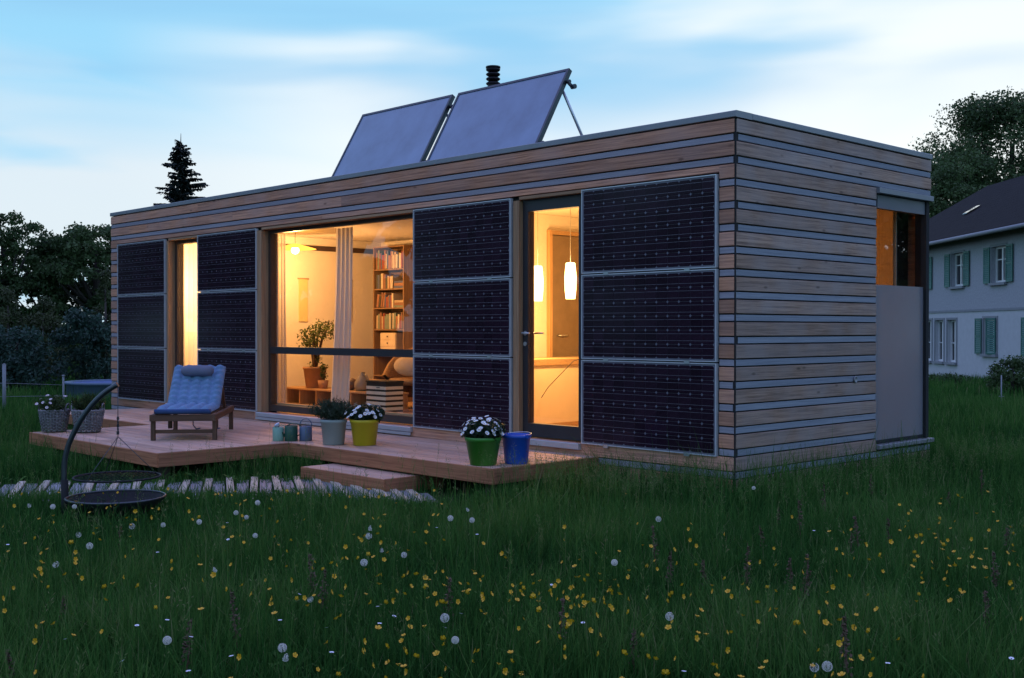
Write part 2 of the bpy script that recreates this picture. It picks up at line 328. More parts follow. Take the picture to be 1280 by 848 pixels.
# --- shell
sh = MB()
sh.box(-LEN+.03, -.03, .03, .25, -.12, .30)          # front base
sh.box(-LEN+.03, -.03, .03, .25, 2.76, H-.03)        # front header
for a, b in ((-LEN+.03,-10.27), (-9.33,-7.66), (-4.42,-2.74), (-1.82,-.03)): sh.box(a, b, .03, .25, .30, 2.76)
sh.box(-.25, -.03, .25, 2.44, -.12, H-.03)           # side
sh.box(-.25, -.03, 2.44, WID-.02, 2.80, H-.03); sh.box(-.25, -.03, 2.44, WID-.02, -.12, .22)
sh.box(-LEN+.03, -LEN+.25, .25, WID-.03, -.12, H-.03)
sh.box(-LEN+.25, -.25, WID-.25, WID-.03, -.12, H-.03)
sh.build('wall', M['membrane'], house)
MB().box(-LEN+.25, -.25, .25, WID-.25, -.1, .30).build('floor', M['int_floor'], house)
MB().box(-LEN+.25, -.25, .25, WID-.25, 2.86, 3.18).build('ceiling', M['plaster'], house)
MB().box(-LEN+.26, -.26, .26, WID-.26, 3.19, H-.10).build('roof', M['cap'], house)
lin = MB()                                           # inner linings
lin.box(-LEN+.26, -.26, WID-.275, WID-.255, .302, 2.858)
for a, b in ((-LEN+.26,-10.27), (-9.33,-7.66), (-4.42,-2.74), (-1.82,-.26)): lin.box(a, b, .255, .275, .302, 2.76)
lin.box(-LEN+.26, -.26, .255, .275, 2.762, 2.858)
lin.box(-.275, -.255, .28, 2.42, .302, 2.858); lin.box(-LEN+.255, -LEN+.275, .28, WID-.28, .302, 2.858)
lin.build('lining', M['plaster'], house)
MB().box(-9.42, -9.33, .28, WID-.28, .302, 2.858).build('partition', M['plaster'], house)
MB().box(-4.32, -4.22, .28, WID-.28, .302, 2.858).build('partition', M['plaster'], house)
# --- metal roof edge, in lengths
def lengths(a, b, cuts): e = [a]+[c for c in cuts if a+.3 < c < b-.3]+[b]; return list(zip(e[:-1], e[1:]))
for a, b in lengths(-LEN-.012, .008, (-9.1,-5.9,-3.05)): MB().cbox(a+.001, b-.001, -.03, .22, wt(0)+.006, H, .005).build('roof_edge', M['cap'], house)
for a, b in lengths(.221, WID+.01, (1.9,)): MB().cbox(-.22, .0085, a, b-.001, wt(0)+.006, H, .005, 'y').build('roof_edge', M['cap'], house)
MB().cbox(-LEN+.25, -.23, WID-.2, WID+.01, wt(0)+.006, H-.002, .005).build('roof_edge', M['cap'], house)
MB().cbox(-LEN-.012, -LEN+.2, .225, WID+.01, wt(0)+.006, H-.001, .005, 'y').build('roof_edge', M['cap'], house)
# --- cladding boards
rb = random.Random(4)
def front_board(a, b, z0, z1, narrow):
    d = .004*rb.random(); y = -.022+(.006 if narrow else 0)+d
    MB().cbox(a+.0012, b-.0012, y, .028, z0+G/2, z1-G/2, .003).build('lath' if narrow else 'board', M['clad_nx' if narrow else 'clad_x'], house)
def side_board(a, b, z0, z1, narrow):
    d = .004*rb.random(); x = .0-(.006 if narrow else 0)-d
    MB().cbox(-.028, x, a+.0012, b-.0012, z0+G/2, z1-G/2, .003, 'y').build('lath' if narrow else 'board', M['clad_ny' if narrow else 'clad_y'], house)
ZONE = [(-LEN+.0, -11.93), (-.172, -.016)]
MB().box(-.03, -.009, -.013, .03, .0, wt(0)).build('corner_batten', M['membrane'], house)
for n in range(17):
    for narrow in (0, 1):
        z1 = wt(n)-(.66*P if narrow else 0); z0 = wt(n)-(P if narrow else .66*P)
        if n == 16 and narrow: continue
        inzone = z0 < ZT+.01 and z1 > ZB+.02
        if inzone:
            for a, b in ZONE: front_board(a, b, z0, z1, narrow)
            if z1 > ZT+.03 and z0 < ZT+.01: front_board(-11.93, -6.2, ZT+.012, z1, narrow); front_board(-6.2, -.172, ZT+.012, z1, narrow)
        else:
            cuts = sorted(rb.uniform(-LEN+2, -2) for _ in range(2)) if not narrow else [rb.uniform(-8, -4)]
            if len(cuts) == 2 and cuts[1]-cuts[0] < 2.5: cuts = [cuts[0]]
            for a, b in lengths(-LEN, -.016, cuts): front_board(a, b, z0, z1, narrow)
        top = z0 > 2.86
        if top: side_board(-.001, WID, z0, z1, narrow)
        elif z1 > .22: side_board(-.001, 2.405, z0, z1, narrow)
        else: side_board(-.001, WID, z0, z1, narrow)
        # back and far end, plain repeats of the same boarding
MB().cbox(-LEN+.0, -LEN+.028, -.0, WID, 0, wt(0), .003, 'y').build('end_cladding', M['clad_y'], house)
MB().cbox(-LEN+.03, -.03, WID-.028, WID, 0, wt(0), .003).build('rear_cladding', M['clad_x'], house)
# --- upright trims beside the openings
for x0, x1 in ((-10.255,-10.205), (-7.705,-7.60), (-2.752,-2.665)):
    MB().cbox(x0, x1, -.024, .20, .325, 2.752, .003, 'z').build('upright_trim', M['trim_z'], house)
for x0, x1, z in ((-10.205,-9.335,2.757), (-7.6,-4.40,2.757), (-2.665,-1.80,2.757)):
    MB().cbox(x0, x1, -.02, .19, z, ZT+.008, .003).build('head_trim', M['trim_x'], house)

# --- windows and door (frame mesh with its pieces below it)
def frame_mesh(x0, x1, z0, z1, y0, y1, w, wb=None, wtp=None):
    wb = wb or w; wtp = wtp or w; m = MB()
    m.box(x0, x0+w, y0, y1, z0, z1); m.box(x1-w, x1, y0, y1, z0, z1)
    m.box(x0+w, x1-w, y0, y1, z0, z0+wb); m.box(x0+w, x1-w, y0, y1, z1-wtp, z1); return m
# big living window
win = frame_mesh(-7.598, -4.402, .335, 2.755, .085, .16, .055, .085, .045).build('window', M['frame_brown'], house)
MB().box(-7.54, -4.46, .078, .165, 1.105, 1.195).build('transom', M['frame_dark'], win)
MB().box(-7.54, -4.46, .117, .125, 1.197, 2.708).build('pane', M['glass'], win)
MB().box(-7.54, -4.46, .117, .125, .422, 1.103).build('pane', M['glass'], win)
MB().box(-7.53, -4.47, .166, .245, .42, .44).build('inner_sill', M['int_wood'], win)
MB().cbox(-7.70, -4.40, -.055, .08, .262, .318, .006).build('sill', M['sill'], win)
MB().box(-7.70, -4.40, -.058, -.045, .225, .258).build('sill_apron', M['sill'], win)
# narrow curtained window
win2 = frame_mesh(-10.203, -9.337, .335, 2.755, .085, .16, .07, .08, .05).build('window', M['frame_brown'], house)
MB().box(-10.13, -9.41, .117, .125, .42, 2.70).build('pane', M['glass'], win2)
MB().cbox(-10.25, -9.31, -.055, .08, .262, .318, .006).build('sill', M['sill'], win2)
# glazed door
door = frame_mesh(-2.66, -1.805, .335, 2.755, .03, .11, .075, .135, .12).build('door', M['frame_dark'], house)
door['label'] = 'glazed door with dark frame'
MB().box(-2.585, -1.88, .065, .073, .472, 2.633).build('pane', M['glass'], door)
MB().cbox(-2.75, -1.80, -.06, .026, .258, .318, .005).build('threshold', M['sill'], door)
hd = MB(); hd.tube([(-2.622,.03,1.39),(-2.622,-.02,1.39)], .011, 10); hd.tube([(-2.622,-.022,1.39),(-2.51,-.024,1.39)], .009, 10); hd.tube([(-2.622,.028,1.39),(-2.622,.022,1.39)], .024, 14); hd.tube([(-2.622,.028,1.28),(-2.622,.018,1.28)], .022, 14)
hd.build('handle', M['alu'], door)
hd = MB(); hd.tube([(-2.622,.11,1.39),(-2.622,.155,1.39)], .011, 10); hd.tube([(-2.622,.157,1.39),(-2.49,.157,1.39)], .009, 10); hd.build('handle', M['alu'], door)
MB().box(-2.655, -1.81, .112, .25, .318, .338).build('door_step', M['int_wood'], door)
# side window: clear above, frosted below
sw = MB(); sw.box(-.12, -.045, 2.425, 2.47, .27, 2.80); sw.box(-.14, -.012, WID-.085, WID-.02, .27, 2.80)
sw.box(-.12, -.045, 2.47, WID-.085, .27, .305); sw.box(-.12, -.045, 2.47, WID-.085, 2.665, 2.80)
sw = sw.build('window', M['membrane'], house)
MB().box(-1.3, -.28, WID-.30, WID-.277, .303, 2.855).build('wood_panel', M['int_wood_z'], house)
MB().box(-.048, -.028, 2.47, WID-.086, 2.66, 2.795).build('head_panel', M['frost'], sw)
MB().box(-.08, -.072, 2.47, WID-.085, 1.885, 2.665).build('pane', M['glass_coated'], sw)
MB().box(-.055, -.045, 2.44, WID-.085, .305, 1.885).build('frosted_pane', M['frost'], sw)
MB().cbox(-.10, .03, 2.41, WID, 2.803, 2.858, .004, 'y').build('flashing', M['cap'], sw)
MB().cbox(-.1, .035, 2.41, WID+.02, .222, .264, .004, 'y').build('sill', M['cap'], sw)
vt = MB(); vt.lathe([(.0,.0),(.030,0),(.034,.004),(.034,.010),(.026,.012),(.022,.006),(.0,.006)], 20); vt.v = [(z, y, x) for x, y, z in vt.v]
vo_ = vt.build('vent_cap', M['cap'], house); vo_.location = (0, 1.99, .94)
# flue with ribbed cap
fl = MB(); fl.lathe([(.075,3.2),(.075,4.72)], 20, (-5.55,2.3,0))
flue = fl.build('flue', M['black_metal'], house)
for k in range(4):
    z = 4.72+k*.062
    MB().lathe([(.05,z-.02),(.085,z+.0),(.097,z+.012),(.097,z+.022),(.08,z+.035),(.05,z+.042)], 20, (-5.55,2.3,0)).build('cap_ring', M['black_metal'], flue)
MB().lathe([(.04,4.70),(.05,4.93),(.10,4.945),(.10,4.965),(.001,4.985)], 20, (-5.55,2.3,0)).build('cap_top', M['black_metal'], flue)

# ================================================================== SOLAR PANELS ON THE FACADE
PW = 1.592
pitch = (ZT-ZB+.012)/3; PH = pitch-.012
CS = .125; GX = (PW-.05)/12; GY = (PH-.046)/6
def cell_mesh():
    hx, hy, c = GX/2-.001, GY/2-.001, .0125
    m = MB(); pr = [(-hx+c,-hy),(hx-c,-hy),(hx,-hy+c),(hx,hy-c),(hx-c,hy),(-hx+c,hy),(-hx,hy-c),(-hx,-hy+c)]
    vs = [(x,-.0012,z) for x,z in pr]+[(x,0,z) for x,z in pr]
    m.add(vs, [tuple(range(8))]+[((i+1)%8,i,8+i,8+(i+1)%8) for i in range(8)])
    for zz in (-.031,.031): m.add([(-hx,-.00165,zz-.0011),(hx,-.00165,zz-.0011),(hx,-.00165,zz+.0011),(-hx,-.00165,zz+.0011)], [(0,1,2,3)], 1)
    return m.mesh('cell', [M['cell'], M['busbar']])
CELL = cell_mesh()
fm = MB(); fwid = .009
fm.box(-PW/2,-PW/2+fwid,-.006,.034,-PH/2,PH/2); fm.box(PW/2-fwid,PW/2,-.006,.034,-PH/2,PH/2)
fm.box(-PW/2+fwid,PW/2-fwid,-.006,.034,PH/2-fwid,PH/2); fm.box(-PW/2+fwid,PW/2-fwid,-.006,.034,-PH/2,-PH/2+fwid)
FRAME = fm.mesh('solar_panel', M['alu_white']); BACK = MB().box(-PW/2+.012,PW/2-.012,.001,.02,-PH/2+.012,PH/2-.012).mesh('backing', M['backsheet'])
CLIP = MB().box(-.03,.03,-.010,.0,-.016,.016).mesh('clip', M['alu'])
cols = [(-.983, 'between the glazed door and the bare corner boards'), (-3.570, 'between the big living window and the glazed door'),
        (-8.500, 'between the narrow curtained window and the big living window'), (-11.087, 'between the far house end and the narrow curtained window')]
for x, where in cols:
    for k, row in enumerate(('uppermost', 'middle', 'lowest')):
        z = ZT-PH/2-k*pitch
        t = link('solar_panel', FRAME, house, (x, -.036, z)); t['label'] = f'{row} of three dark solar panels {where}'; link('backing', BACK, t)
        for i in range(12):
            for j in range(6): link('cell', CELL, t, ((i-5.5)*GX, .0, (j-2.5)*GY))
        for cx in (-.48, .48):
            if k < 2: link('clip', CLIP, t, (cx, .0, -PH/2-.006))
            elif x > -2: link('clip', CLIP, t, (cx, .0, -PH/2-.004))

# ================================================================== ROOF COLLECTORS
cdir = np.array([0, .497, .868]); cn = np.array([0, -.868, .497])
def collector(xc, w, label, strut):
    base = np.array([xc, .245, 3.30]); t = thing('solar_collector', label, 'solar collector', tuple(base), 0, 'solar collectors on the roof'); Lc = 1.085; h = w/2; th = .045
    def bx(x0, x1, s0, s1, d0, d1): 
        m = MB(); c = np.array([(x0+x1)/2, 0, 0])+cdir*(s0+s1)/2+cn*(d0+d1)/2
        return m.obox(c, np.array([(x1-x0)/2,0,0]), cdir*(s1-s0)/2, cn*(d1-d0)/2)
    bx(-h+.03, h-.03, .03, Lc-.03, -th, -.004).build('absorber', M['collector'], t)
    for a in ((-h,-h+.03,0,Lc), (h-.03,h,0,Lc), (-h+.03,h-.03,0,.03), (-h+.03,h-.03,Lc-.03,Lc)): bx(*a, -th-.004, .004).build('frame_bar', M['grey_steel'], t)
    for sx in (-1, 1):
        for s_ in (.12, .93):
            m = MB(); p = np.array([sx*(h+.012),0,0])+cdir*s_-cn*.04
            m.tube([p, p+np.array([sx*.035,0,0])], .022, 10); m.bar(p+cdir*.0, p-cn*.10, .03, .025); m.tube([p-cn*.085+np.array([-.01*sx,0,0]), p-cn*.085+np.array([sx*.045,0,0])], .026, 10)
            m.build('pipe_joint', M['grey_steel'], t)
        a = np.array([sx*(h-.06),0,0])+cdir*.86-cn*.075; b = np.array([sx*(h-.06), 1.02, -.06])
        MB().tube([a, b], .016, 8).build('strut', M['alu'], t)
        MB().obox((sx*(h-.06), .53, -.075), (.02,0,0), (0,.56,0), (0,0,.015)).build('base_rail', M['alu'], t)
    return t
collector(-3.62, 1.81, 'tilted roof collector above the panels beside the glazed door, rear strut showing', True)
collector(-5.53, 1.80, 'tilted roof collector above the big living window', False)

# ================================================================== DECK, STEP, PATH
DZ = .21
deck = thing('wooden_deck', 'raised L-shaped wooden deck with pale planks in front of the house', 'deck', (-5, -1, 0))
def dk(mb, name, m): 
    mb.v = [(x+5, y+1, z) for x, y, z in mb.v]; return mb.build(name, m, deck)
rb = random.Random(9)
def planks(x0, x1, y0, y1, n, cuts):
    w = (y1-y0)/n
    for i in range(n):
        cs = [c+rb.uniform(-.5,.5) for c in cuts]
        for a, b in lengths(x0, x1, cs): dk(MB().cbox(a+.001, b-.001, y0+i*w+.006, y0+(i+1)*w-.006, DZ-.03+rb.uniform(-.0015,.0015), DZ+rb.uniform(-.0015,.001), .003), 'plank', M['deck'])
planks(-10.98, -1.585, -1.395, -.03, 9, (-8.6,-5.0))
planks(-7.945, -4.785, -2.925, -1.40, 10, (-6.3,))
FB = .068
for a in ((-4.76,-1.56,-1.42,-1.396), (-11.0,-7.97,-1.42,-1.396), (-7.97,-4.76,-2.95,-2.926)): dk(MB().cbox(*a, FB, DZ-.002, .004), 'fascia_board', M['fascia_x'])
for a in ((-1.584,-1.561,-1.396,-.03), (-4.784,-4.761,-2.926,-1.4205), (-7.969,-7.946,-2.926,-1.4205), (-11.0,-10.978,-1.396,-.03)): dk(MB().cbox(*a, FB, DZ-.003, .004, 'y'), 'fascia_board', M['fascia_y'])
for y in (-1.3,-.7,-.1): dk(MB().box(-10.9,-1.7,y-.03,y+.03,FB+.02,DZ-.035), 'joist', M['post'])
for y in (-2.8,-2.2,-1.6): dk(MB().box(-7.9,-4.9,y-.03,y+.03,FB+.02,DZ-.035), 'joist', M['post'])
for x, y in ((-1.75,-1.25),(-3.1,-1.25),(-4.6,-1.25),(-1.75,-.2),(-3.1,-.2),(-5,-2.75),(-6.4,-2.75),(-7.8,-2.75),(-5,-1.5),(-7.8,-1.5),(-9.4,-1.25),(-10.8,-1.25)): dk(MB().box(x-.045,x+.045,y-.045,y+.045,-.16,FB+.03), 'post', M['post'])
# step in front of the deck
step = thing('wooden_step', 'low wooden step in front of the deck edge by the potted flowers', 'step', (-3.31,-1.5,-.1))
def st(mb, name, m): mb.v = [(x+3.31, y+1.5, z+.1) for x, y, z in mb.v]; return mb.build(name, m, step)
for k in range(5): st(MB().cbox(-3.975,-2.645,-1.77+.14*k,-1.635+.14*k,.022,.05,.003), 'plank', M['deck'])
st(MB().cbox(-3.99,-2.63,-1.79,-1.768,-.095,.048,.004), 'fascia_board', M['fascia_x'])
st(MB().cbox(-3.99,-3.968,-1.766,-1.07,-.095,.048,.004,'y'), 'fascia_board', M['fascia_y']); st(MB().cbox(-2.652,-2.63,-1.766,-1.07,-.095,.048,.004,'y'), 'fascia_board', M['fascia_y'])
# duckboard path
M['path_pale'] = wood('pale_path_slat', (.50,.43,.33), (.34,.28,.21), 'x', knots=False, rnd=.15)
M['path_grey'] = wood('grey_path_board', (.25,.25,.26), (.16,.16,.17), 'x', knots=False, rnd=.15)
path = bpy.data.objects.new('path', None); col.objects.link(path); path.location = (-4,-3,-.1); struct(path)
edges = [(-160,612,-200,640),(-60,608,-85,632),(60,606,45,628),(150,606,140,627),(240,604,234,626),(291,602,288,627),(364,599.5,376,625),(407,604,428,624),(455,609,478,626),(505,616,522,629),(530,619,545,630)]
back = np.array([on_z(a_, b_, -.08)[:2] for a_, b_, c_, d_ in edges]); front = np.array([on_z(c_, d_, -.08)[:2] for a_, b_, c_, d_ in edges])
def resample(pb, pf, s):
    mid = (pb+pf)/2; d = np.r_[0, np.cumsum(np.linalg.norm(np.diff(mid, axis=0), axis=1))]; t = np.arange(0, d[-1], s)
    I = lambda p: np.stack([np.interp(t, d, p[:,0]), np.interp(t, d, p[:,1])], 1); return I(pb), I(pf)
bb, ff = resample(back, front, .108)
for i, (b, f) in enumerate(zip(bb, ff)):
    d = f-b; L_ = np.linalg.norm(d); d /= L_; nrm = np.array([-d[1], d[0]])
    pale = i % 2 == 0; z = -.075 if pale else -.092; e = .05 if pale else 0
    c = (b+f)/2; hw = .034 if pale else .056
    o = MB().cbox(-L_/2-e, L_/2+e, -hw, hw, -.011, .011, .003).build('slat' if pale else 'plank', M['path_pale' if pale else 'path_grey'], path)
    o.location = (c[0]+4, c[1]+3, z+.115); o.rotation_euler = (rb.uniform(-.03,.03), rb.uniform(-.01,.01), math.atan2(d[1], d[0])+rb.uniform(-.03,.03))
# ================================================================== INSIDE THE HOUSE
FZ = .302
M['curtain'] = cloth_mat('white_curtain', (.86,.82,.76), .62)
M['sheer'] = cloth_mat('sheer_curtain', (.70,.64,.60), .45, .35)
M['bulb'] = emit_mat('glowing_bulb', (1.0,.62,.22), 22.0)
M['shade_lit'] = emit_mat('glowing_glass_shade', (1.0,.62,.22), 9)
M['shade'] = mat('lamp_shade_metal', (.75,.55,.22), .4, .4); M['shade_glow'] = emit_mat('glowing_shade', (1.0,.40,.05), 3.0)
def curtain(x0, x1, y, z0, z1, folds, amp, m, label, shift=0.0, seed=0):
    r_ = random.Random(seed); nx, nz = folds*8, 14; vs = []; ph = [r_.uniform(-.6,.6) for _ in range(nx+1)]
    for k in range(nz+1):
        t = k/nz
        for i in range(nx+1):
            s = i/nx; a = amp*(.5+.5*t)
            vs.append((x0+(x1-x0)*s*(1+.10*t)+shift*t*t-.05*(x1-x0)*t, y+a*math.sin(s*folds*2*math.pi+ph[i]*.35+.8*t*math.sin(s*5)), z1+(z0-z1)*t))
    fs = [(k*(nx+1)+i, k*(nx+1)+i+1, (k+1)*(nx+1)+i+1, (k+1)*(nx+1)+i) for k in range(nz) for i in range(nx)]
    mb = MB().add(vs, fs, 0, True); return tag(mb.build('curtain', m), label, 'curtain')
curtain(-6.42, -6.06, .36, .34, 2.72, 4, .045, M['curtain'], 'white curtain gathered in the middle of the big living window', -.12, 1)
curtain(-8.02, -7.60, .36, .34, 2.72, 6, .04, M['sheer'], 'sheer mauve curtain at the far side of the big living window', 0, 2)
curtain(-10.9, -9.46, .34, .34, 2.72, 10, .035, M['curtain'], 'lit pale curtain filling the narrow window', 0, 3)
rail = MB(); rail.tube([(-9.2,.36,2.755),(-4.35,.36,2.755)], .012, 8)
for x in (-9.1,-6.8,-4.5): rail.bar((x,.36,2.76),(x,.36,2.86),.015)
tag(rail.build('curtain_rail', M['frame_dark']), 'thin dark curtain rail along the big living window head', 'curtain rail')
# dark rail high on the living room walls
tr = thing('picture_rail', 'dark brown rail high round the living room walls', 'rail', (-9.3, 1.8, 2.66))
MB().box(-.028,.0,-1.5,1.48,.0,.075).build('rail_board', M['frame_brown'], tr); MB().box(.002,5.0,1.47,1.49,.0,.075).build('rail_board', M['frame_brown'], tr)
def hanging(y, label):
    t = thing('wall_hanging', label, 'wall hanging', (-9.325, y, 1.55)); MB().box(0,.012,-.08,.08,0,.66).build('cloth', mat('ochre_cloth', (.70,.55,.26), .9, var=.06), t); MB().tube([(.008,-.1,.665),(.008,.1,.665)], .01, 8).build('rod', M['int_wood'], t)
hanging(1.78, 'narrow ochre wall hanging behind the little tree'); hanging(2.62, 'narrow ochre wall hanging next to the tall bookcase')
# living room lamp
lamp = thing('pendant_lamp', 'glowing pendant lamp with flat shade in the living room', 'lamp', (-8.38,1.02,2.86))
MB().tube([(0,0,0),(0,0,-.2)], .004, 6).build('cord', M['frame_dark'], lamp)
MB().lathe([(.02,-.19),(.07,-.20),(.30,-.265),(.302,-.272),(.07,-.212),(.02,-.2)], 28).build('lamp_shade', M['shade_glow'], lamp)
MB().ball((0,0,-.285), .058, 16).build('bulb', M['bulb'], lamp)
bulb_light('bulb_light', (0,0,-.42), 150, .06, lamp)
# bookcase
bc = thing('bookcase', 'tall narrow bookcase full of books in the living room', 'bookcase', (-8.62, 2.9, FZ))
BW = .78
for x in (-BW/2, BW/2-.02): MB().box(x, x+.02, .0, .36, 0, 2.44).build('side_panel', M['walnut'], bc)
MB().box(-BW/2, BW/2, .345, .362, .01, 2.43).build('back_panel', M['walnut'], bc)
shz = [2.42, 2.06, 1.75, 1.45, 1.11, .72, .38, .03]
for z in shz: MB().box(-BW/2+.021, BW/2-.021, .003, .344, z, z+.02).build('shelf', M['walnut'], bc)
rk = random.Random(21); bookcols = [(.30,.07,.05),(.62,.55,.42),(.10,.13,.25),(.50,.38,.25),(.70,.66,.58),(.08,.09,.08),(.26,.13,.08),(.35,.17,.10),(.2,.25,.2)]
BM = [mat('book_cover', c, .6, var=.1, scale=20) for c in bookcols]
def book(x, y, z, w, d, h, rot, k):
    o = MB().box(-w/2,w/2,0,d,0,h,0).box(-w/2+.003,w/2-.003,.004,d+.001,h,h+.001,1).build('book', [BM[k], M['plaster']])
    o.location = (x, y, z); o.rotation_euler = (0, rot, 0); tag(o, 'book on a shelf of the tall bookcase', 'book', 'books in the bookcase')
for si in (1, 2, 3, 4):
    z = FZ+shz[si]+.022; x = -8.62-BW/2+.04; hmax = shz[si-1]-shz[si]-.05; end = -8.62+BW/2-.03
    stackat = end-.26 if si in (2, 3) else end
    while True:
        w = rk.uniform(.024,.05)
        if x+w > stackat-.01: break
        h = hmax*rk.uniform(.66,.95); lean = .16 if (si == 3 and x < -8.8) else rk.choice((0,0,0,.04))
        book(x+w/2, 2.93, z+(.005 if lean else 0)+abs(math.sin(lean))*w/2, w, .2, h, lean, rk.randrange(9)); x += w+.003+(abs(lean)*.08)
    if si in (2, 3):
        zz = z
        for q in range(3):
            th = rk.uniform(.03,.045); o = MB().box(-.12,.12,0,.18,0,th-.002).build('book', BM[rk.randrange(9)]); o.location = (end-.125, 2.93, zz); tag(o, 'book lying flat in a pile in the tall bookcase', 'book', 'flat books in the bookcase'); zz += th
dbx = thing('drawer_box', 'small pale chest of drawers under the books in the tall bookcase', 'drawers', (-8.66, 2.92, FZ+.742))
MB().box(-.2,.2,.012,.3,0,.33).build('case', mat('pale_box', (.72,.58,.40), .7), dbx)
for k in range(3):
    d_ = MB().box(-.19,.19,0,.011,.012+k*.106,.108+k*.106).build('drawer', mat('pale_drawer', (.75,.62,.44), .7), dbx); MB().ball((0,-.01,.06+k*.106), .012, 8).build('knob', M['frame_brown'], d_)
# low bench shelf
bn = thing('low_shelf', 'long low wooden shelf inside the big living window', 'shelf', (-7.72, 1.25, FZ))
MB().box(-1.35,1.15,0,.42,.235,.26).build('top', M['int_wood'], bn); MB().box(-1.33,1.13,.40,.415,.02,.234).build('back_panel', M['int_wood'], bn); MB().box(-1.35,1.15,.01,.42,0,.02).build('bottom', M['int_wood'], bn)
for x in (-1.35,-.93,-.5,-.08,.35,.76,1.13): MB().box(x,x+.02,.01,.40,.021,.234).build('divider', M['int_wood_z'], bn)
# little tree in a pot
M['terracotta'] = mat('clay_pot', (.36,.20,.11), .85, var=.15)
M['leaf_ind'] = leaf_mat('jade_leaf', (.03,.05,.012), (.09,.12,.03), .15)
def leaf_cloud(centers, rads, n, size, seed, aspect=.55, flat=0.0, up_bias=0.0):
    """many small leaf faces spread through clumps; returns verts, faces, tone"""
    g = np.random.default_rng(seed); C = np.asarray(centers, float); K = len(C); Rr = np.asarray(rads, float).reshape(K, -1)
    if Rr.shape[1] == 1: Rr = np.repeat(Rr, 3, 1)
    vol = np.prod(Rr, 1)**(2/3); idx = g.choice(K, n, p=vol/vol.sum())
    d = g.normal(size=(n,3)); d /= np.linalg.norm(d, axis=1)[:,None]; rad = g.random(n)**.45*np.where(g.random(n) < .2, 1.22, 1.0)
    pos = C[idx]+d*rad[:,None]*Rr[idx]
    nr = g.normal(size=(n,3)); nr[:,2] += up_bias; nr = nr*.8+d*.5; nr /= np.linalg.norm(nr, axis=1)[:,None]
    t = np.cross(nr, g.normal(size=(n,3))); t /= np.linalg.norm(t, axis=1)[:,None]; b = np.cross(nr, t)
    s = (size*g.uniform(.6,1.35,n))[:,None]
    V = np.stack([pos-t*s*.5, pos+b*s*aspect*.5-t*s*.05, pos+t*s*.5, pos-b*s*aspect*.5-t*s*.05], 1).reshape(-1,3)
    F = np.arange(n*4).reshape(n,4)
    clump = g.random(K); tone = np.clip(.25+.45*clump[idx]+.3*g.random(n), 0, 1)
    return V, F, np.repeat(tone, 4)
jt = thing('jade_tree', 'bushy little tree in a clay pot on the low shelf', 'plant', (-8.47,1.42,FZ+.262))
MB().lathe([(.001,.002),(.13,.0),(.17,.28),(.18,.28),(.18,.31),(.16,.31),(.15,.27),(.001,.265)], 24).build('pot', M['terracotta'], jt)
rj = random.Random(5); tb = MB(); cs = []
for k in range(7):
    a = k*.9+.3; e = np.array([math.cos(a)*rj.uniform(.08,.3), math.sin(a)*rj.uniform(.05,.2), rj.uniform(.62,.88)]); cs.append(e)
    tb.tube([(0,0,.25),(e[0]*.25,e[1]*.25,.45),tuple(e*np.array([.7,.7,1])-np.array([0,0,.06])),tuple(e)], [.028,.02,.012,.006], 7)
tb.build('trunk', M['frame_brown'], jt); V, F, T = leaf_cloud(cs+[(.12,0,.42),(-.1,0,.36)], [.14]*7+[.06,.05], 900, .045, 2); link('crown', np_mesh('crown', V, F, M['leaf_ind'], T), jt)
sp = thing('small_plant', 'small plant in a low pot next to the bushy little tree', 'plant', (-8.2,1.38,FZ+.262)); MB().lathe([(.001,0),(.06,0),(.08,.12),(.07,.12),(.001,.11)], 18).build('pot', M['terracotta'], sp); V, F, T = leaf_cloud([(0,0,.2),(.02,0,.3)], [.07,.06], 150, .04, 4); link('crown', np_mesh('crown', V, F, M['leaf_ind'], T), sp)
# jug, ball, book box on the shelf
jg = thing('stoneware_jug', 'tapering grey-brown jug on the low shelf', 'jug', (-7.3,1.42,FZ+.262)); MB().lathe([(.001,0),(.09,0),(.115,.05),(.11,.12),(.06,.2),(.035,.24),(.04,.265),(.03,.265),(.028,.24),(.001,.22)], 24).build('body', mat('stoneware', (.30,.24,.15), .5, var=.12), jg); MB().tube([(.1,0,.1),(.14,0,.16),(.1,0,.22),(.035,0,.235)], .01, 8).build('handle', mat('stoneware_handle', (.30,.24,.15), .5), jg)
tag(MB().ball((0,0,.085), .085, 20).build('wooden_ball', mat('dark_ball', (.14,.07,.035), .5, var=.25, scale=12)), 'dark round ball on the low shelf beside the jug', 'ball').location = (-7.55,1.42,FZ+.262)
bk = thing('wooden_box', 'low pale wooden box on the shelf behind the jug', 'box', (-7.1,1.58,FZ+.262)); MB().box(-.26,.26,-.08,.08,0,.13).build('case', M['int_wood'], bk); MB().box(-.27,.27,-.09,.09,.132,.155).build('lid', M['int_wood'], bk)
# striped storage box
M['black_card'] = mat('black_card', (.02,.017,.015), .7); M['cream_card'] = mat('cream_card', (.80,.72,.55), .8, var=.04)
sb = thing('striped_box', 'black and cream striped storage box just inside the big window', 'box', (-6.19,.82,FZ))
MB().box(-.205,.205,.0,.28,0,.435).build('case', M['black_card'], sb)
for k in range(6):
    z = .012+k*.067; MB().box(-.207,.207,-.004,.282,z,z+.040).build('stripe', M['cream_card'], sb)
MB().box(-.215,.215,-.010,.29,.437,.455).build('lid', M['black_card'], sb); MB().lathe([(.001,0),(.03,0),(.03,.006),(.001,.006)], 14).build('grip', M['black_card'], sb).location = (.06,-.006,.37)
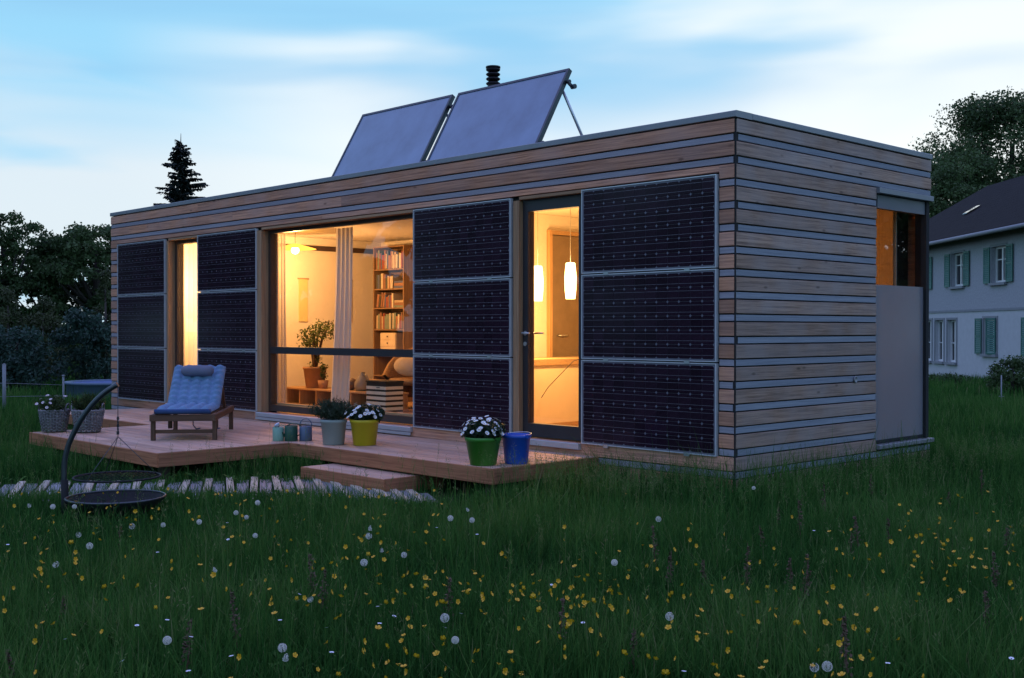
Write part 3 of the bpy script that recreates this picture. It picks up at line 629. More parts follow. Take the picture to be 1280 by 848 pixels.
# wicker armchair with cushion
M['wicker'] = mat('wicker', (.30,.16,.06), .7, var=.5, scale=45, bump=.8, stretch=(1,1,2.5)); M['cushion'] = mat('cream_cushion', (.55,.42,.25), .95, var=.06)
wc = thing('wicker_armchair', 'wicker armchair with a round back inside the big living window', 'armchair', (-7.05,2.15,FZ), R(35)); wc.scale = (1.22,1.22,1.12)
vs = []; nn = 21
for i in range(nn):
    a = R(-30+240*i/(nn-1)); hgt = .42+.36*max(0, math.sin(a))**.8
    for rr_, z in ((.30,.12),(.36,.38),(.40,hgt),(.36,hgt+.01),(.31,.38),(.26,.14)): vs.append((rr_*math.cos(a)*.95, rr_*math.sin(a), z))
MB().add(vs, [(i*6+j,(i+1)*6+j,(i+1)*6+j+1,i*6+j+1) for i in range(nn-1) for j in range(5)], 0, True).build('back', M['wicker'], wc)
MB().lathe([(.001,.30),(.28,.30),(.31,.34),(.28,.38),(.001,.38)], 24).build('seat', M['wicker'], wc)
for x, y in ((-.22,-.2),(.22,-.2),(-.2,.22),(.2,.22)): MB().tube([(x*1.1,y*1.1,0),(x,y,.32)], [.02,.025], 8).build('leg', M['int_wood_z'], wc)
cu_ = MB().ball((0,0,0), .24, 20, 0, .9).build('cushion', M['cushion']); cu_.scale = (.95,.34,.72); cu_.location = (-7.0,2.02,FZ+.60); cu_.rotation_euler = (R(-28),R(8),R(35)); tag(cu_, 'plump cream cushion leaning in the wicker armchair', 'cushion')
# --- kitchen seen through the glazed door
M['cream_front'] = mat('cream_front', (.78,.66,.46), .5, var=.03)
kc = thing('kitchen_counter', 'cream kitchen counter with wooden top behind the glazed door', 'counter', (-3.62,1.5,FZ))
MB().box(-.30,.30,-.75,1.0,.0,.72).build('cabinet', M['cream_front'], kc); MB().box(-.33,.325,-.78,1.02,.722,.79).build('worktop', M['int_wood'], kc); MB().box(.301,.31,-.74,.98,.005,.06).build('plinth', M['int_wood'], kc)
ki = thing('interior_door', 'grey-brown inner door with lever handle beyond the kitchen counter', 'door', (-4.215,2.45,FZ)); MB().box(0,.04,-.42,.42,0,2.3).build('leaf', mat('grey_brown_panel', (.20,.14,.09), .45), ki)
for y in (-.48,.43): MB().box(0,.055,y,y+.05,0,2.36).build('frame_bar', M['int_wood_z'], ki)
MB().box(0,.055,-.43,.43,2.31,2.36).build('frame_bar', M['int_wood'], ki); MB().tube([(.04,-.33,1.05),(.09,-.33,1.05),(.09,-.2,1.05)], .01, 8).build('handle', M['alu'], ki)
def kpend(x, y, z, label):
    t = thing('pendant_lamp', label, 'lamp', (x, y, 2.86), 0); MB().tube([(0,0,0),(0,0,z-2.86+.40)], .004, 6).build('cord', M['alu'], t)
    MB().lathe([(.02,.402),(.045,.40),(.052,.39),(.066,.25),(.064,.12),(.052,.0),(.048,0),(.001,.004)], 24, (0,0,z-2.86)).build('lamp_shade', M['shade_lit'], t)
    bulb_light('bulb_light', (0,0,z-2.86-.10), 78, .05, t, (1.0,.52,.16))
kpend(-3.41,1.0,1.75, 'glowing tube-shaped pendant lamp over the end of the kitchen counter'); kpend(-2.9,1.0,1.765, 'glowing tube-shaped pendant lamp behind the glazed door, clear of the counter')
cb = MB(); cb.tube([(-3.30,.95,.66),(-3.15,.9,.78),(-2.98,.95,.95),(-2.9,1.05,1.08),(-2.86,1.2,1.12)], .004, 6); tag(cb.build('cable', M['black_card']), 'thin dark cable hanging across behind the glazed door', 'cable')
# bedroom lamp behind the narrow window's curtain
bl = thing('floor_lamp', 'glowing lamp behind the curtain of the narrow window', 'lamp', (-10.5,1.05,FZ))
MB().lathe([(.001,0),(.14,0),(.14,.02),(.015,.03),(.012,1.4)], 20).build('stand', M['black_metal'], bl); MB().lathe([(.14,1.35),(.09,1.62)], 24).build('lamp_shade', M['curtain'], bl); MB().ball((0,0,1.5), .04, 12).build('bulb', M['bulb'], bl)
bulb_light('bulb_light', (0,0,1.78), 150, .08, bl, (1.0,.60,.24))

# ================================================================== ON THE DECK
def pot(name, label, loc, rt_, rb_, h, m, group='flower pots on the deck'):
    t = thing(name, label, 'flower pot', loc, 0, group)
    MB().lathe([(.001,.004),(rb_-.006,.0),(rb_,.004),(rt_-.008,h-.035),(rt_,h-.032),(rt_+.004,h),(rt_-.004,h+.002),(rt_-.012,h-.03),(.001,h-.035)], 36).build('pot', m, t); return t
M['lav'] = leaf_mat('grey_green_leaf', (.016,.03,.016), (.06,.085,.05), .2); M['daisy_leaf'] = leaf_mat('daisy_leaf', (.010,.022,.012), (.035,.06,.028), .2)
M['petal'] = mat('white_petal', (.80,.80,.84), .7, var=.04); M['petal_pink'] = mat('pale_pink_petal', (.70,.6,.68), .7, var=.05); M['disc'] = mat('yellow_disc', (.62,.42,.03), .7)
def daisy_mesh(r, petals=11, cup=.25, mp_=None):
    mb = MB()
    for k in range(petals):
        a = 2*math.pi*k/petals; w = math.pi/petals*.85; c = lambda q, rr_, z: (rr_*math.cos(a+q), rr_*math.sin(a+q), z)
        mb.add([c(-w*.5,r*.22,.001), c(w*.5,r*.22,.001), c(w,r*.8,r*cup), c(0,r,r*cup*1.05), c(-w,r*.8,r*cup)], [(0,1,2,3,4)])
    mb.lathe([(r*.28,.0),(r*.24,r*.12),(.0005,r*.17)], 10, (0,0,.001), 1); return mb.mesh('bloom', [mp_ or M['petal'], M['disc']])
DAISY = daisy_mesh(.023); DAISYP = daisy_mesh(.02, 10, .3, M['petal_pink'])
def bush_on(t, z0, rx, hz, n, size, m, seed, blooms=0, bm=None, spiky=False, dome=True):
    g = random.Random(seed); cs = []; rs = []
    for k in range(16):
        a = g.uniform(0,6.28); q = math.sqrt(g.random())*.75; zz = g.uniform(.25,.75); cs.append((rx*q*math.cos(a), rx*q*math.sin(a), z0+hz*zz*(1-.45*q*q))); rs.append((rx*.36, rx*.36, hz*.3))
    if spiky:
        gg = np.random.default_rng(seed); V = []; F = []; T = []
        for k in range(n):
            a = gg.uniform(0,6.28); q = gg.random()**.6; b = np.array([rx*.55*q*math.cos(a), rx*.55*q*math.sin(a), z0]); tip = b+np.array([rx*.65*q*math.cos(a+gg.normal()*.4), rx*.65*q*math.sin(a+gg.normal()*.4), hz*gg.uniform(.55,1.1)*(1-.25*q)])
            for s_ in np.linspace(.25,1,7):
                p = b+(tip-b)*s_
                for e in range(3):
                    dirv = gg.normal(size=3); dirv[2] = abs(dirv[2])+.5; dirv /= np.linalg.norm(dirv); sd = np.cross(dirv, gg.normal(size=3)); sd /= np.linalg.norm(sd); l = size*gg.uniform(.7,1.3); i = len(V)
                    V += [p-sd*l*.07, p+sd*l*.07, p+dirv*l+sd*l*.03, p+dirv*l-sd*l*.03]; F.append((i,i+1,i+2,i+3)); T += [gg.random()]*4
        link('foliage', np_mesh('foliage', np.array(V), np.array(F), m, T), t)
    else:
        V, F, T = leaf_cloud(cs, rs, n, size, seed, .4); link('foliage', np_mesh('foliage', V, F, m, T), t)
    for k in range(blooms):
        a = g.uniform(0,6.28); q = math.sqrt(g.random()); e = R(90)*(1-q*.95); nrm = Vector((math.cos(a)*math.cos(e), math.sin(a)*math.cos(e), math.sin(e)))
        b = link('bloom', bm, t); b.location = (nrm.x*rx*1.02, nrm.y*rx*1.02, z0+hz*.25+nrm.z*hz*.75+g.uniform(-.01,.02)); b.rotation_euler = (nrm+Vector((0,0,.55))+Vector((g.gauss(0,.25),g.gauss(0,.25),0))).to_track_quat('Z','Y').to_euler()
pl = lambda n, c, r=.42, v=.06: mat(n, c, r, var=v, scale=4)
t = pot('potted_daisies', 'green pot of white daisies beside the blue bucket', (-1.845,-1.27,DZ+.001), .165, .118, .25, pl('green_plastic', (.045,.20,.02))); bush_on(t, .22, .205, .20, 1700, .05, M['daisy_leaf'], 11, 46, DAISY)
t = pot('potted_daisies', 'yellow pot of white daisies on the deck', (-4.0,-.99,DZ+.001), .155, .118, .27, pl('yellow_enamel', (.52,.40,.012))); bush_on(t, .24, .205, .20, 1700, .05, M['daisy_leaf'], 12, 46, DAISY)
t = pot('potted_lavender', 'pale grey pot of grey-green lavender on the deck', (-4.29,-1.18,DZ+.001), .142, .112, .265, pl('grey_enamel', (.30,.34,.33))); bush_on(t, .24, .20, .22, 150, .05, M['lav'], 13, spiky=True)
bkt = thing('blue_bucket', 'empty blue bucket standing beside the green flower pot', 'bucket', (-1.715,-.98,DZ+.001))
MB().lathe([(.001,.006),(.103,.0),(.106,.006),(.128,.232),(.136,.236),(.138,.262),(.130,.265),(.124,.24),(.100,.012),(.001,.012)], 36).build('body', pl('blue_plastic', (.012,.075,.42)), bkt)
hb = MB(); hb.tube([(.137*math.cos(a), .137*math.sin(a)*.999, .262+.012*math.sin(a)) for a in np.linspace(0, math.pi, 15)], .004, 6); hb.build('handle', M['alu'], bkt)
for s_ in (-1,1): MB().box(s_*.137-.012,s_*.137+.012,-.014,.014,.235,.268).build('handle_lug', bpy.data.materials['blue_plastic'], bkt)
# watering cans
def can(name, label, loc, r_, h, m, rz, rose=None, hoop=True, spout=True):
    t = thing(name, label, 'watering can', loc, rz, 'cans on the deck')
    MB().lathe([(.001,.003),(r_*.97,0),(r_,.004),(r_*.98,h),(r_*.93,h+.003),(r_*.9,h-.01),(r_*.9,.01),(.001,.01)], 28).build('body', m, t)
    if hoop: MB().tube([(r_*.95*math.cos(a), 0, h+.085*math.sin(a)) for a in np.linspace(0,math.pi,14)], .0055, 8).build('handle', m, t)
    else: MB().tube([(r_*.95,0,h*.3),(r_*1.6,0,h*.5),(r_*1.6,0,h*.95),(r_*.9,0,h*1.12),(0,0,h*1.15),(-r_*.6,0,h)], .006, 8).build('handle', m, t)
    if spout:
        MB().tube([(-r_*.8,0,h*.25),(-r_*1.5,0,h*.65),(-r_*1.9,0,h*.98)], [.014,.011,.010], 10).build('spout', m, t)
        ro = MB().lathe([(.010,0),(.033,.028),(.034,.034),(.001,.040)], 18).build('rose', rose or m, t); ro.location = (-r_*1.9,0,h*.97); ro.rotation_euler = (0,R(-35),0)
    return t
mint = pl('mint_enamel', (.20,.36,.28)); dgreen = pl('dark_green_enamel', (.012,.07,.045)); blgrey = pl('blue_grey_enamel', (.09,.13,.21)); rosem = pl('pale_blue_rose', (.50,.60,.75))
can('watering_can', 'mint green watering can on the deck corner', (-5.017,-1.40,DZ+.001), .062, .15, mint, R(60), hoop=False, spout=False)
can('watering_can', 'dark green watering can with a pale round sprinkler head', (-4.92,-1.30,DZ+.001), .072, .165, dgreen, R(62), rosem, hoop=False)
can('watering_can', 'blue-grey can with tall hoop handle on the deck', (-4.845,-1.16,DZ+.001), .07, .155, blgrey, R(50), hoop=True, spout=False)
# wicker baskets
M['basket'] = mat('grey_wicker', (.17,.16,.165), .8, var=.35, scale=22, rnd=.2)
M['meadow_leaf'] = leaf_mat('basket_leaf', (.012,.026,.008), (.06,.085,.025), .25)
def basket(label, loc, r1, r0, h, rz, seed, handles):
    t = thing('wicker_basket', label, 'basket', loc, rz, 'wicker baskets on the deck'); g = random.Random(seed)
    ns = 28; rows = 13; stv = MB()
    for k in range(ns):
        a = 2*math.pi*k/ns; stv.tube([(r0*math.cos(a),r0*math.sin(a),.0),(r1*math.cos(a),r1*math.sin(a),h)], .0085, 5)
    stv.build('stake', M['basket'], t)
    for j in range(rows):
        z = h*(j+.5)/rows; rr_ = r0+(r1-r0)*z/h; pts = []
        for i in range(ns*2): a = 2*math.pi*i/(ns*2); q = rr_+.008*(1 if (i//2+j)%2 else -1)*(1 if i%2==0 else .3); pts.append((q*math.cos(a), q*math.sin(a), z))
        pts.append(pts[0]); MB().tube(pts, .0072, 5, caps=False).build('weave', M['basket'], t)
    MB().tube([((r1+.004*math.sin(i*2.2))*math.cos(2*math.pi*i/48), (r1+.004*math.sin(i*2.2))*math.sin(2*math.pi*i/48), h+.006+.004*math.cos(i*2.2)) for i in range(49)], .012, 6, caps=False).build('rim', M['basket'], t)
    for a0 in handles: MB().tube([((r1+.003)*math.cos(a0+.33*math.cos(b)), (r1+.003)*math.sin(a0+.33*math.cos(b)), h+.085*math.sin(b)) for b in np.linspace(0,math.pi,12)], .008, 6).build('handle', M['basket'], t)
    MB().lathe([(.001,h-.06),(r1-.012,h-.05)], 20).build('soil', M['ground'], t); return t
t = basket('wicker basket of pale flowers standing at the deck edge', (-7.80,-2.72,DZ+.012), .17, .13, .24, R(40), 1, (R(0),R(180))); bush_on(t, .22, .21, .22, 800, .045, M['meadow_leaf'], 31, 14, DAISYP)
t = basket('wicker basket of green herbs beside the flower basket', (-7.46,-2.46,DZ+.012), .178, .135, .245, R(45), 2, (R(5),R(185))); bush_on(t, .22, .17, .20, 60, .06, M['meadow_leaf'], 32, 3, DAISYP, spiky=True)

# ------------------------------------------------------------------ sun lounger
M['teak_y'] = wood('brown_lounger_wood', (.12,.062,.036), (.065,.033,.02), 'y', knots=False); M['teak_x'] = wood('brown_lounger_wood_cross', (.12,.062,.036), (.065,.033,.02), 'x', knots=False); M['teak_z'] = wood('brown_lounger_wood_leg', (.12,.062,.036), (.065,.033,.02), 'z', knots=False)
M['blue_pad'] = mat('blue_cotton', (.145,.24,.38), .95, var=.12, scale=9, bump=.25); M['pad_edge'] = mat('dark_blue_piping', (.025,.06,.16), .95, var=.1); M['pillow'] = mat('grey_blue_pillow', (.14,.15,.21), .95, var=.12, scale=8, bump=.3)
lo = thing('sun_lounger', 'wooden sun lounger with tufted blue cushion and grey headrest roll on the deck', 'sun lounger', (-5.78,-2.12,DZ+.001), math.atan2(.79,.61))
for x in (-.33,.33):
    MB().cbox(x-.022,x+.022,-.07,1.46,.215,.285,.005,'y').build('side_rail', M['teak_y'], lo)
    MB().cbox(x-.024,x+.024,.0,.05,0,.214,.005,'z').build('leg', M['teak_z'], lo); MB().cbox(x-.024,x+.024,1.33,1.38,0,.214,.005,'z').build('leg', M['teak_z'], lo)
    MB().cbox(x*.78-.022,x*.78+.022,.60,.65,.08,.214,.005,'z').build('bracket', M['teak_z'], lo)
MB().cbox(-.308,.308,-.07,-.03,.215,.285,.005).build('cross_rail', M['teak_x'], lo); MB().cbox(-.308,.308,1.40,1.44,.22,.28,.005).build('cross_rail', M['teak_x'], lo)
MB().cbox(-.305,.305,.015,.04,.075,.115,.004).build('stretcher', M['teak_x'], lo)
for k in range(8): MB().cbox(-.306,.306,-.02+k*.078,.035+k*.078,.287,.302,.003).build('slat', M['teak_x'], lo)
HY, HZ, AN, BLN = .62, .315, R(41), .70
by, bz = math.cos(AN), math.sin(AN)
for k in range(8):
    s_ = .05+k*.085; MB().obox((0,HY+by*s_+.01,HZ-.02+bz*s_), (.29,0,0), (0,by*.027,bz*.027), (0,-bz*.007,by*.007)).build('back_slat', M['teak_x'], lo)
for x in (-.27,.27): MB().obox((x,HY+by*.35+.03,HZ-.045+bz*.35), (.018,0,0), (0,by*.36,bz*.36), (0,-bz*.018,by*.018)).build('back_rail', M['teak_y'], lo); MB().bar((x,HY+.38,HZ+.24),(x,HY+.62,.25),.03).build('prop', M['teak_y'], lo)
def pad():
    S1, S2 = .68, BLN; TL = S1+S2; nu, nv = 36, 84; vs = []; th = .08; bend = .10
    def frame(s):
        if s < S1-bend: return np.array([-.06+s, HZ-.012]), 0.0
        if s > S1+bend: q = s-S1; return np.array([HY+by*q, HZ-.012+bz*q]), AN
        t_ = (s-S1+bend)/(2*bend); p0 = np.array([-.06+S1-bend,HZ-.012]); p1 = np.array([HY,HZ-.012]); p2 = np.array([HY+by*bend,HZ-.012+bz*bend]); return (1-t_)**2*p0+2*t_*(1-t_)*p1+t_**2*p2, AN*t_
    for side in (1, 0):
        for i in range(nv+1):
            s = TL*i/nv; p, a = frame(s); nrm = np.array([-math.sin(a), math.cos(a)])
            for j in range(nu+1):
                u = j/nu; x = -.30+.60*u
                cu_ = abs(math.sin(math.pi*u*5)); cv_ = abs(math.sin(math.pi*(s/TL)*16)); edge = min(1, min(u,1-u)*14)*min(1, min(s,TL-s)/.04)
                puff = (cu_**.6)*(cv_**.6)
                h_ = th*(.5+.5*edge**.5)*(.25+.75*puff) if side else th*.12*(1-edge**.5)
                q = p+nrm*h_; vs.append((x, q[0], q[1]))
    n1_ = (nu+1)*(nv+1); fs = [(i*(nu+1)+j,i*(nu+1)+j+1,(i+1)*(nu+1)+j+1,(i+1)*(nu+1)+j) for i in range(nv) for j in range(nu)]
    fs += [(n1_+a, n1_+d, n1_+c, n1_+b) for a,b,c,d in fs]
    def strip(ids): return [(a, n1_+a, n1_+b, b) for a, b in zip(ids[:-1], ids[1:])]
    fs += strip(list(range(0,nu+1)))+strip([nv*(nu+1)+j for j in range(nu,-1,-1)])+strip([i*(nu+1) for i in range(nv,-1,-1)])+strip([i*(nu+1)+nu for i in range(nv+1)])
    return MB().add(vs, fs, 0, True)
pd = pad().build('cushion', M['blue_pad'], lo)
MB().tube([(-.3,-.065,HZ+.006),(.3,-.065,HZ+.006)], .026, 10).build('piping', M['pad_edge'], pd)
q = BLN-.19; pr = MB(); c_ = np.array([0,HY+by*q-bz*.105,HZ+bz*q+by*.105]); xs = np.linspace(-.185,.185,17)
pr.tube([(x, c_[1], c_[2]) for x in xs], [max(.008, .066*(1-abs(x/.19)**7)**.5) for x in xs], 16); pr.build('headrest_roll', M['pillow'], lo)
for sx in (0.02,.24): MB().tube([(sx,.5,.22),(sx,.49,.13),(sx+.04,.46,.085),(sx+.09,.44,.095)], .007, 6).build('strap', M['pad_edge'], lo)

# ------------------------------------------------------------------ swing grill
B0 = at_depth(145,622,8.92); sg = thing('fire_bowl', 'black steel fire bowl with rounded rim standing in the grass', 'fire bowl', (B0[0],B0[1],-.1)); bz0 = B0[2]+.1
MB().lathe([(.001,bz0-.165),(.12,bz0-.158),(.25,bz0-.10),(.34,bz0-.03),(.362,bz0),(.372,bz0+.006),(.372,bz0-.002),(.345,bz0-.038),(.255,bz0-.108),(.12,bz0-.168),(.001,bz0-.175)], 48).build('bowl', M['soot'], sg)
MB().tube([(.369*math.cos(a),.369*math.sin(a),bz0+.004) for a in np.linspace(0,2*math.pi,49)], .009, 8, caps=False).build('rim', M['grey_steel'], sg)
for k in range(3):
    a = k*2.09+.4; MB().tube([(.28*math.cos(a),.28*math.sin(a),bz0-.09),(.31*math.cos(a),.31*math.sin(a),-.02)], .014, 8).build('leg', M['soot'], sg)
gp = [at_depth(*q) for q in ((82,655,8.92),(80,590,8.92),(84,562,8.92),(92,542,8.92),(103,522,8.92),(117,504,8.92),(131,491,8.92),(147,480.5,8.92))]
gs = thing('grill_stand', 'curved black pole hanging a round grill over the fire bowl', 'grill stand', tuple(gp[0]))
loc = lambda p: tuple(np.asarray(p)-gp[0])
def smooth(pts, k=6):
    pts = [np.array(p) for p in pts]; out = []
    for i in range(len(pts)-1):
        p0, p1, p2, p3 = pts[max(i-1,0)], pts[i], pts[i+1], pts[min(i+2,len(pts)-1)]
        for t_ in np.linspace(0,1,k,endpoint=False): out.append(.5*((2*p1)+(-p0+p2)*t_+(2*p0-5*p1+4*p2-p3)*t_**2+(-p0+3*p1-3*p2+p3)*t_**3))
    return out+[pts[-1]]
MB().tube([loc(p) for p in smooth(gp)], .021, 12).build('pole', M['grey_steel'], gs)
MB().tube([loc(gp[0]+np.array([0,0,-.06])), loc(at_depth(80.6,600,8.92))], .028, 12).build('sleeve', M['soot'], gs)
tipp = at_depth(147.3,483,8.92); hub = at_depth(147.5,546,8.92); gc = at_depth(146.6,596,8.92)
MB().tube([loc(tipp), loc(hub)], .0035, 6).build('chain', M['grey_steel'], gs)
for k in range(5): c = hub+np.array([0,0,.03+.028*k]); MB().tube([loc(c+np.array([.008*math.cos(a)*(k%2), .008*math.cos(a)*((k+1)%2), .014*math.sin(a)])) for a in np.linspace(0,6.283,9)], .0035, 5, caps=False).build('chain_link', M['grey_steel'], gs)
gr = bpy.data.objects.new('grill', MB().tube([(.323*math.cos(a),.323*math.sin(a),0) for a in np.linspace(0,2*math.pi,49)], .008, 8, caps=False).mesh('grill', M['soot'])); col.objects.link(gr); gr.parent = gs; gr.location = loc(gc)
for k in range(15):
    x = -.294+.042*k; w = math.sqrt(max(0,.322**2-x*x)); a_ = R(42); ca, sa = math.cos(a_), math.sin(a_); MB().tube([(x*ca+w*sa, x*sa-w*ca, 0),(x*ca-w*sa, x*sa+w*ca, 0)], .0035, 5).build('rod', M['soot'], gr)
for k in range(3):
    a = k*2.09+.9; MB().tube([loc(hub), loc(gc+np.array([.32*math.cos(a),.32*math.sin(a),0]))], .0028, 5).build('wire', M['grey_steel'], gs)

# ================================================================== NEIGHBOUR'S HOUSE
M['render_white'] = mat('white_render', (.46,.46,.48), .9, var=.06, scale=5, bump=.25)
M['render_rough'] = mat('roughcast_render', (.34,.34,.37), .95, var=.14, scale=16, bump=.6)
M['shutter'] = mat('green_shutter', (.035,.15,.125), .6, var=.12, scale=5, rnd=.15)
M['stone'] = mat('grey_surround', (.22,.23,.25), .8, var=.08)
M['white_wood'] = mat('white_window_wood', (.62,.62,.62), .5, var=.04)
M['pane_dark'] = mat('dark_window_pane', (.02,.022,.026), .03, var=.1, spec=.8)
def roof_mat():
    m = mat('dark_roof_tile', (.011,.009,.011), .95, var=.3, scale=2.5, spec=.15); nt = m.node_tree; ns = nt.nodes; L = nt.links; b = ns['Principled BSDF']
    t = ns.new('ShaderNodeTexCoord'); br = ns.new('ShaderNodeTexBrick'); br.inputs['Scale'].default_value = 1.0; br.inputs['Brick Width'].default_value = .22; br.inputs['Row Height'].default_value = .3; br.inputs['Mortar Size'].default_value = .03
    L.new(t.outputs['UV'], br.inputs['Vector']); bp = ns.new('ShaderNodeBump'); bp.inputs['Strength'].default_value = 1; bp.inputs['Distance'].default_value = .06; L.new(br.outputs['Fac'], bp.inputs['Height']); bp.invert = True; L.new(bp.outputs[0], b.inputs['Normal']); return m
M['roof_tile'] = roof_mat()
e2 = ray(620,412)[:2]; e2 = e2/np.linalg.norm(e2); lat = np.array([e2[1], -e2[0]])
D0, L0 = 48.4, 16.4; org = CAM[:2]+e2*D0+lat*L0; NGZ = -.75
nb = thing('farmhouse', 'two-storey white rendered house with green shutters and a dark tiled roof', 'house', (org[0],org[1],NGZ), math.atan2(e2[1], e2[0]))
zz = lambda z: z-NGZ
LN, DP = 24.0, 9.2                                   # along the facade (towards the viewer), depth of the house
openings = []
for D in (43.95,40.55,37.2,33.85,30.5): openings.append((D, .52, 2.97, 4.15, 'up', .46))
for D in (43.35,42.2,41.05): openings.append((D, .40, .26, 1.78, 'tall', 0))
for D in (37.85,34.4,31.0): openings.append((D, .50, .62, 1.80, 'low', .5))
def wall_with_holes(z0, z1, holes, m, name, proud=0.0):
    xs = sorted({-LN, 0.0}|{h for o in holes for h in (o[0],o[1])}); w = MB()
    for a, b in zip(xs[:-1], xs[1:]):
        hs = sorted((o[2],o[3]) for o in holes if o[0] < (a+b)/2 < o[1]); z = z0
        for h0, h1 in hs: w.box(a, b, -.35, proud, zz(z), zz(h0)); z = h1
        w.box(a, b, -.35, proud, zz(z), zz(z1))
    return w.build(name, m, nb)
up_h = [(D-D0-w, D-D0+w, z0, z1) for D,w,z0,z1,k,s in openings if k == 'up']; lo_h = [(D-D0-w, D-D0+w, z0, z1) for D,w,z0,z1,k,s in openings if k != 'up']
wall_with_holes(NGZ-.3, 2.05, lo_h, M['render_white'], 'wall'); wall_with_holes(2.13, 4.75, up_h, M['render_rough'], 'wall')
MB().box(-LN-.02, .02, -.35, .03, zz(2.05), zz(2.13)).build('string_course', M['stone'], nb)
MB().box(-LN, -.01, -DP, -.36, -.3, zz(4.75)).build('wall', M['render_white'], nb)
rise = 2.6; ov = .55
def roof():
    vs = []; hl = DP/2; sl = rise/(hl); th = .16
    x0, x1 = -LN-.4, .45
    prof = [(ov, zz(4.62)-0.12), (-hl, zz(4.62)-.12+sl*(hl+ov)), (-DP-ov, zz(4.62)-.12)]
    m = bpy.data.meshes.new('roof'); bm = bmesh.new(); uv = bm.loops.layers.uv.new('UVMap')
    top = [[bm.verts.new((x, y, z+th)) for y, z in prof] for x in (x0,x1)]; bot = [[bm.verts.new((x, y, z)) for y, z in prof] for x in (x0,x1)]
    for k in (0,1):
        f = bm.faces.new((top[0][k],top[0][k+1],top[1][k+1],top[1][k])); S = math.hypot(hl+ov, sl*(hl+ov))
        for l, q in zip(f.loops, ((x0,0),(x0,S),(x1,S),(x1,0))): l[uv].uv = q
        bm.faces.new((bot[0][k],bot[1][k],bot[1][k+1],bot[0][k+1]))
    for s_ in (0,1):
        for k in (0,1): bm.faces.new((top[s_][k],bot[s_][k],bot[s_][k+1],top[s_][k+1]))
    for k in (0,2): bm.faces.new((top[0][k],top[1][k],bot[1][k],bot[0][k]))
    bmesh.ops.recalc_face_normals(bm, faces=bm.faces[:]); bm.to_mesh(m); bm.free(); m.materials.append(M['roof_tile']); return m, sl
rm, sl = roof(); rf = link('roof', rm, nb)
gm = MB(); gm.add([(-.02,0,zz(4.75)),(-.02,-DP,zz(4.75)),(-.02,-DP/2,zz(4.75)+rise*.93),(-.3,0,zz(4.75)),(-.3,-DP,zz(4.75)),(-.3,-DP/2,zz(4.75)+rise*.93)], [(0,1,2),(3,5,4)]); gm.build('gable', M['render_white'], nb)
rp_ = lambda x, s_: (x, ov-s_*math.cos(math.atan(sl)), zz(4.62)+.05+s_*math.sin(math.atan(sl)))
a, b = rp_(-4.9,2.3), rp_(-4.9,2.9); MB().obox(((a[0]), (a[1]+b[1])/2, (a[2]+b[2])/2+.05), (.2,0,0), (0,(b[1]-a[1])/2,(b[2]-a[2])/2), (0,-.015,.02)).build('skylight', M['pane_dark'], rf)
MB().tube([(-LN-.3,ov+.06,zz(4.56)),(.4,ov+.06,zz(4.56))], .07, 8).build('gutter', M['stone'], rf)
ch_ = MB(); ch_.box(-16.3,-15.5,-DP/2-.4,-DP/2+.4,zz(6.8),zz(8.9)); ch_.box(-16.4,-15.4,-DP/2-.5,-DP/2+.5,zz(8.9),zz(9.02)); ch_.build('chimney', M['render_rough'], rf)
def shutter_mesh(w, h):
    m = MB(); m.box(0,.05,0,.03,0,h); m.box(w-.05,w,0,.03,0,h); m.box(.05,w-.05,0,.03,0,.07); m.box(.05,w-.05,0,.03,h-.07,h); m.box(.05,w-.05,0,.03,h*.5-.03,h*.5+.03)
    n = int(h/.075)
    for k in range(n): z = .08+k*(h-.16)/n; m.add([(.05,.004,z+.055),(w-.05,.004,z+.055),(w-.05,.028,z),(.05,.028,z)], [(0,1,2,3)])
    return m.mesh('shutter', M['shutter'])
SHM = {}
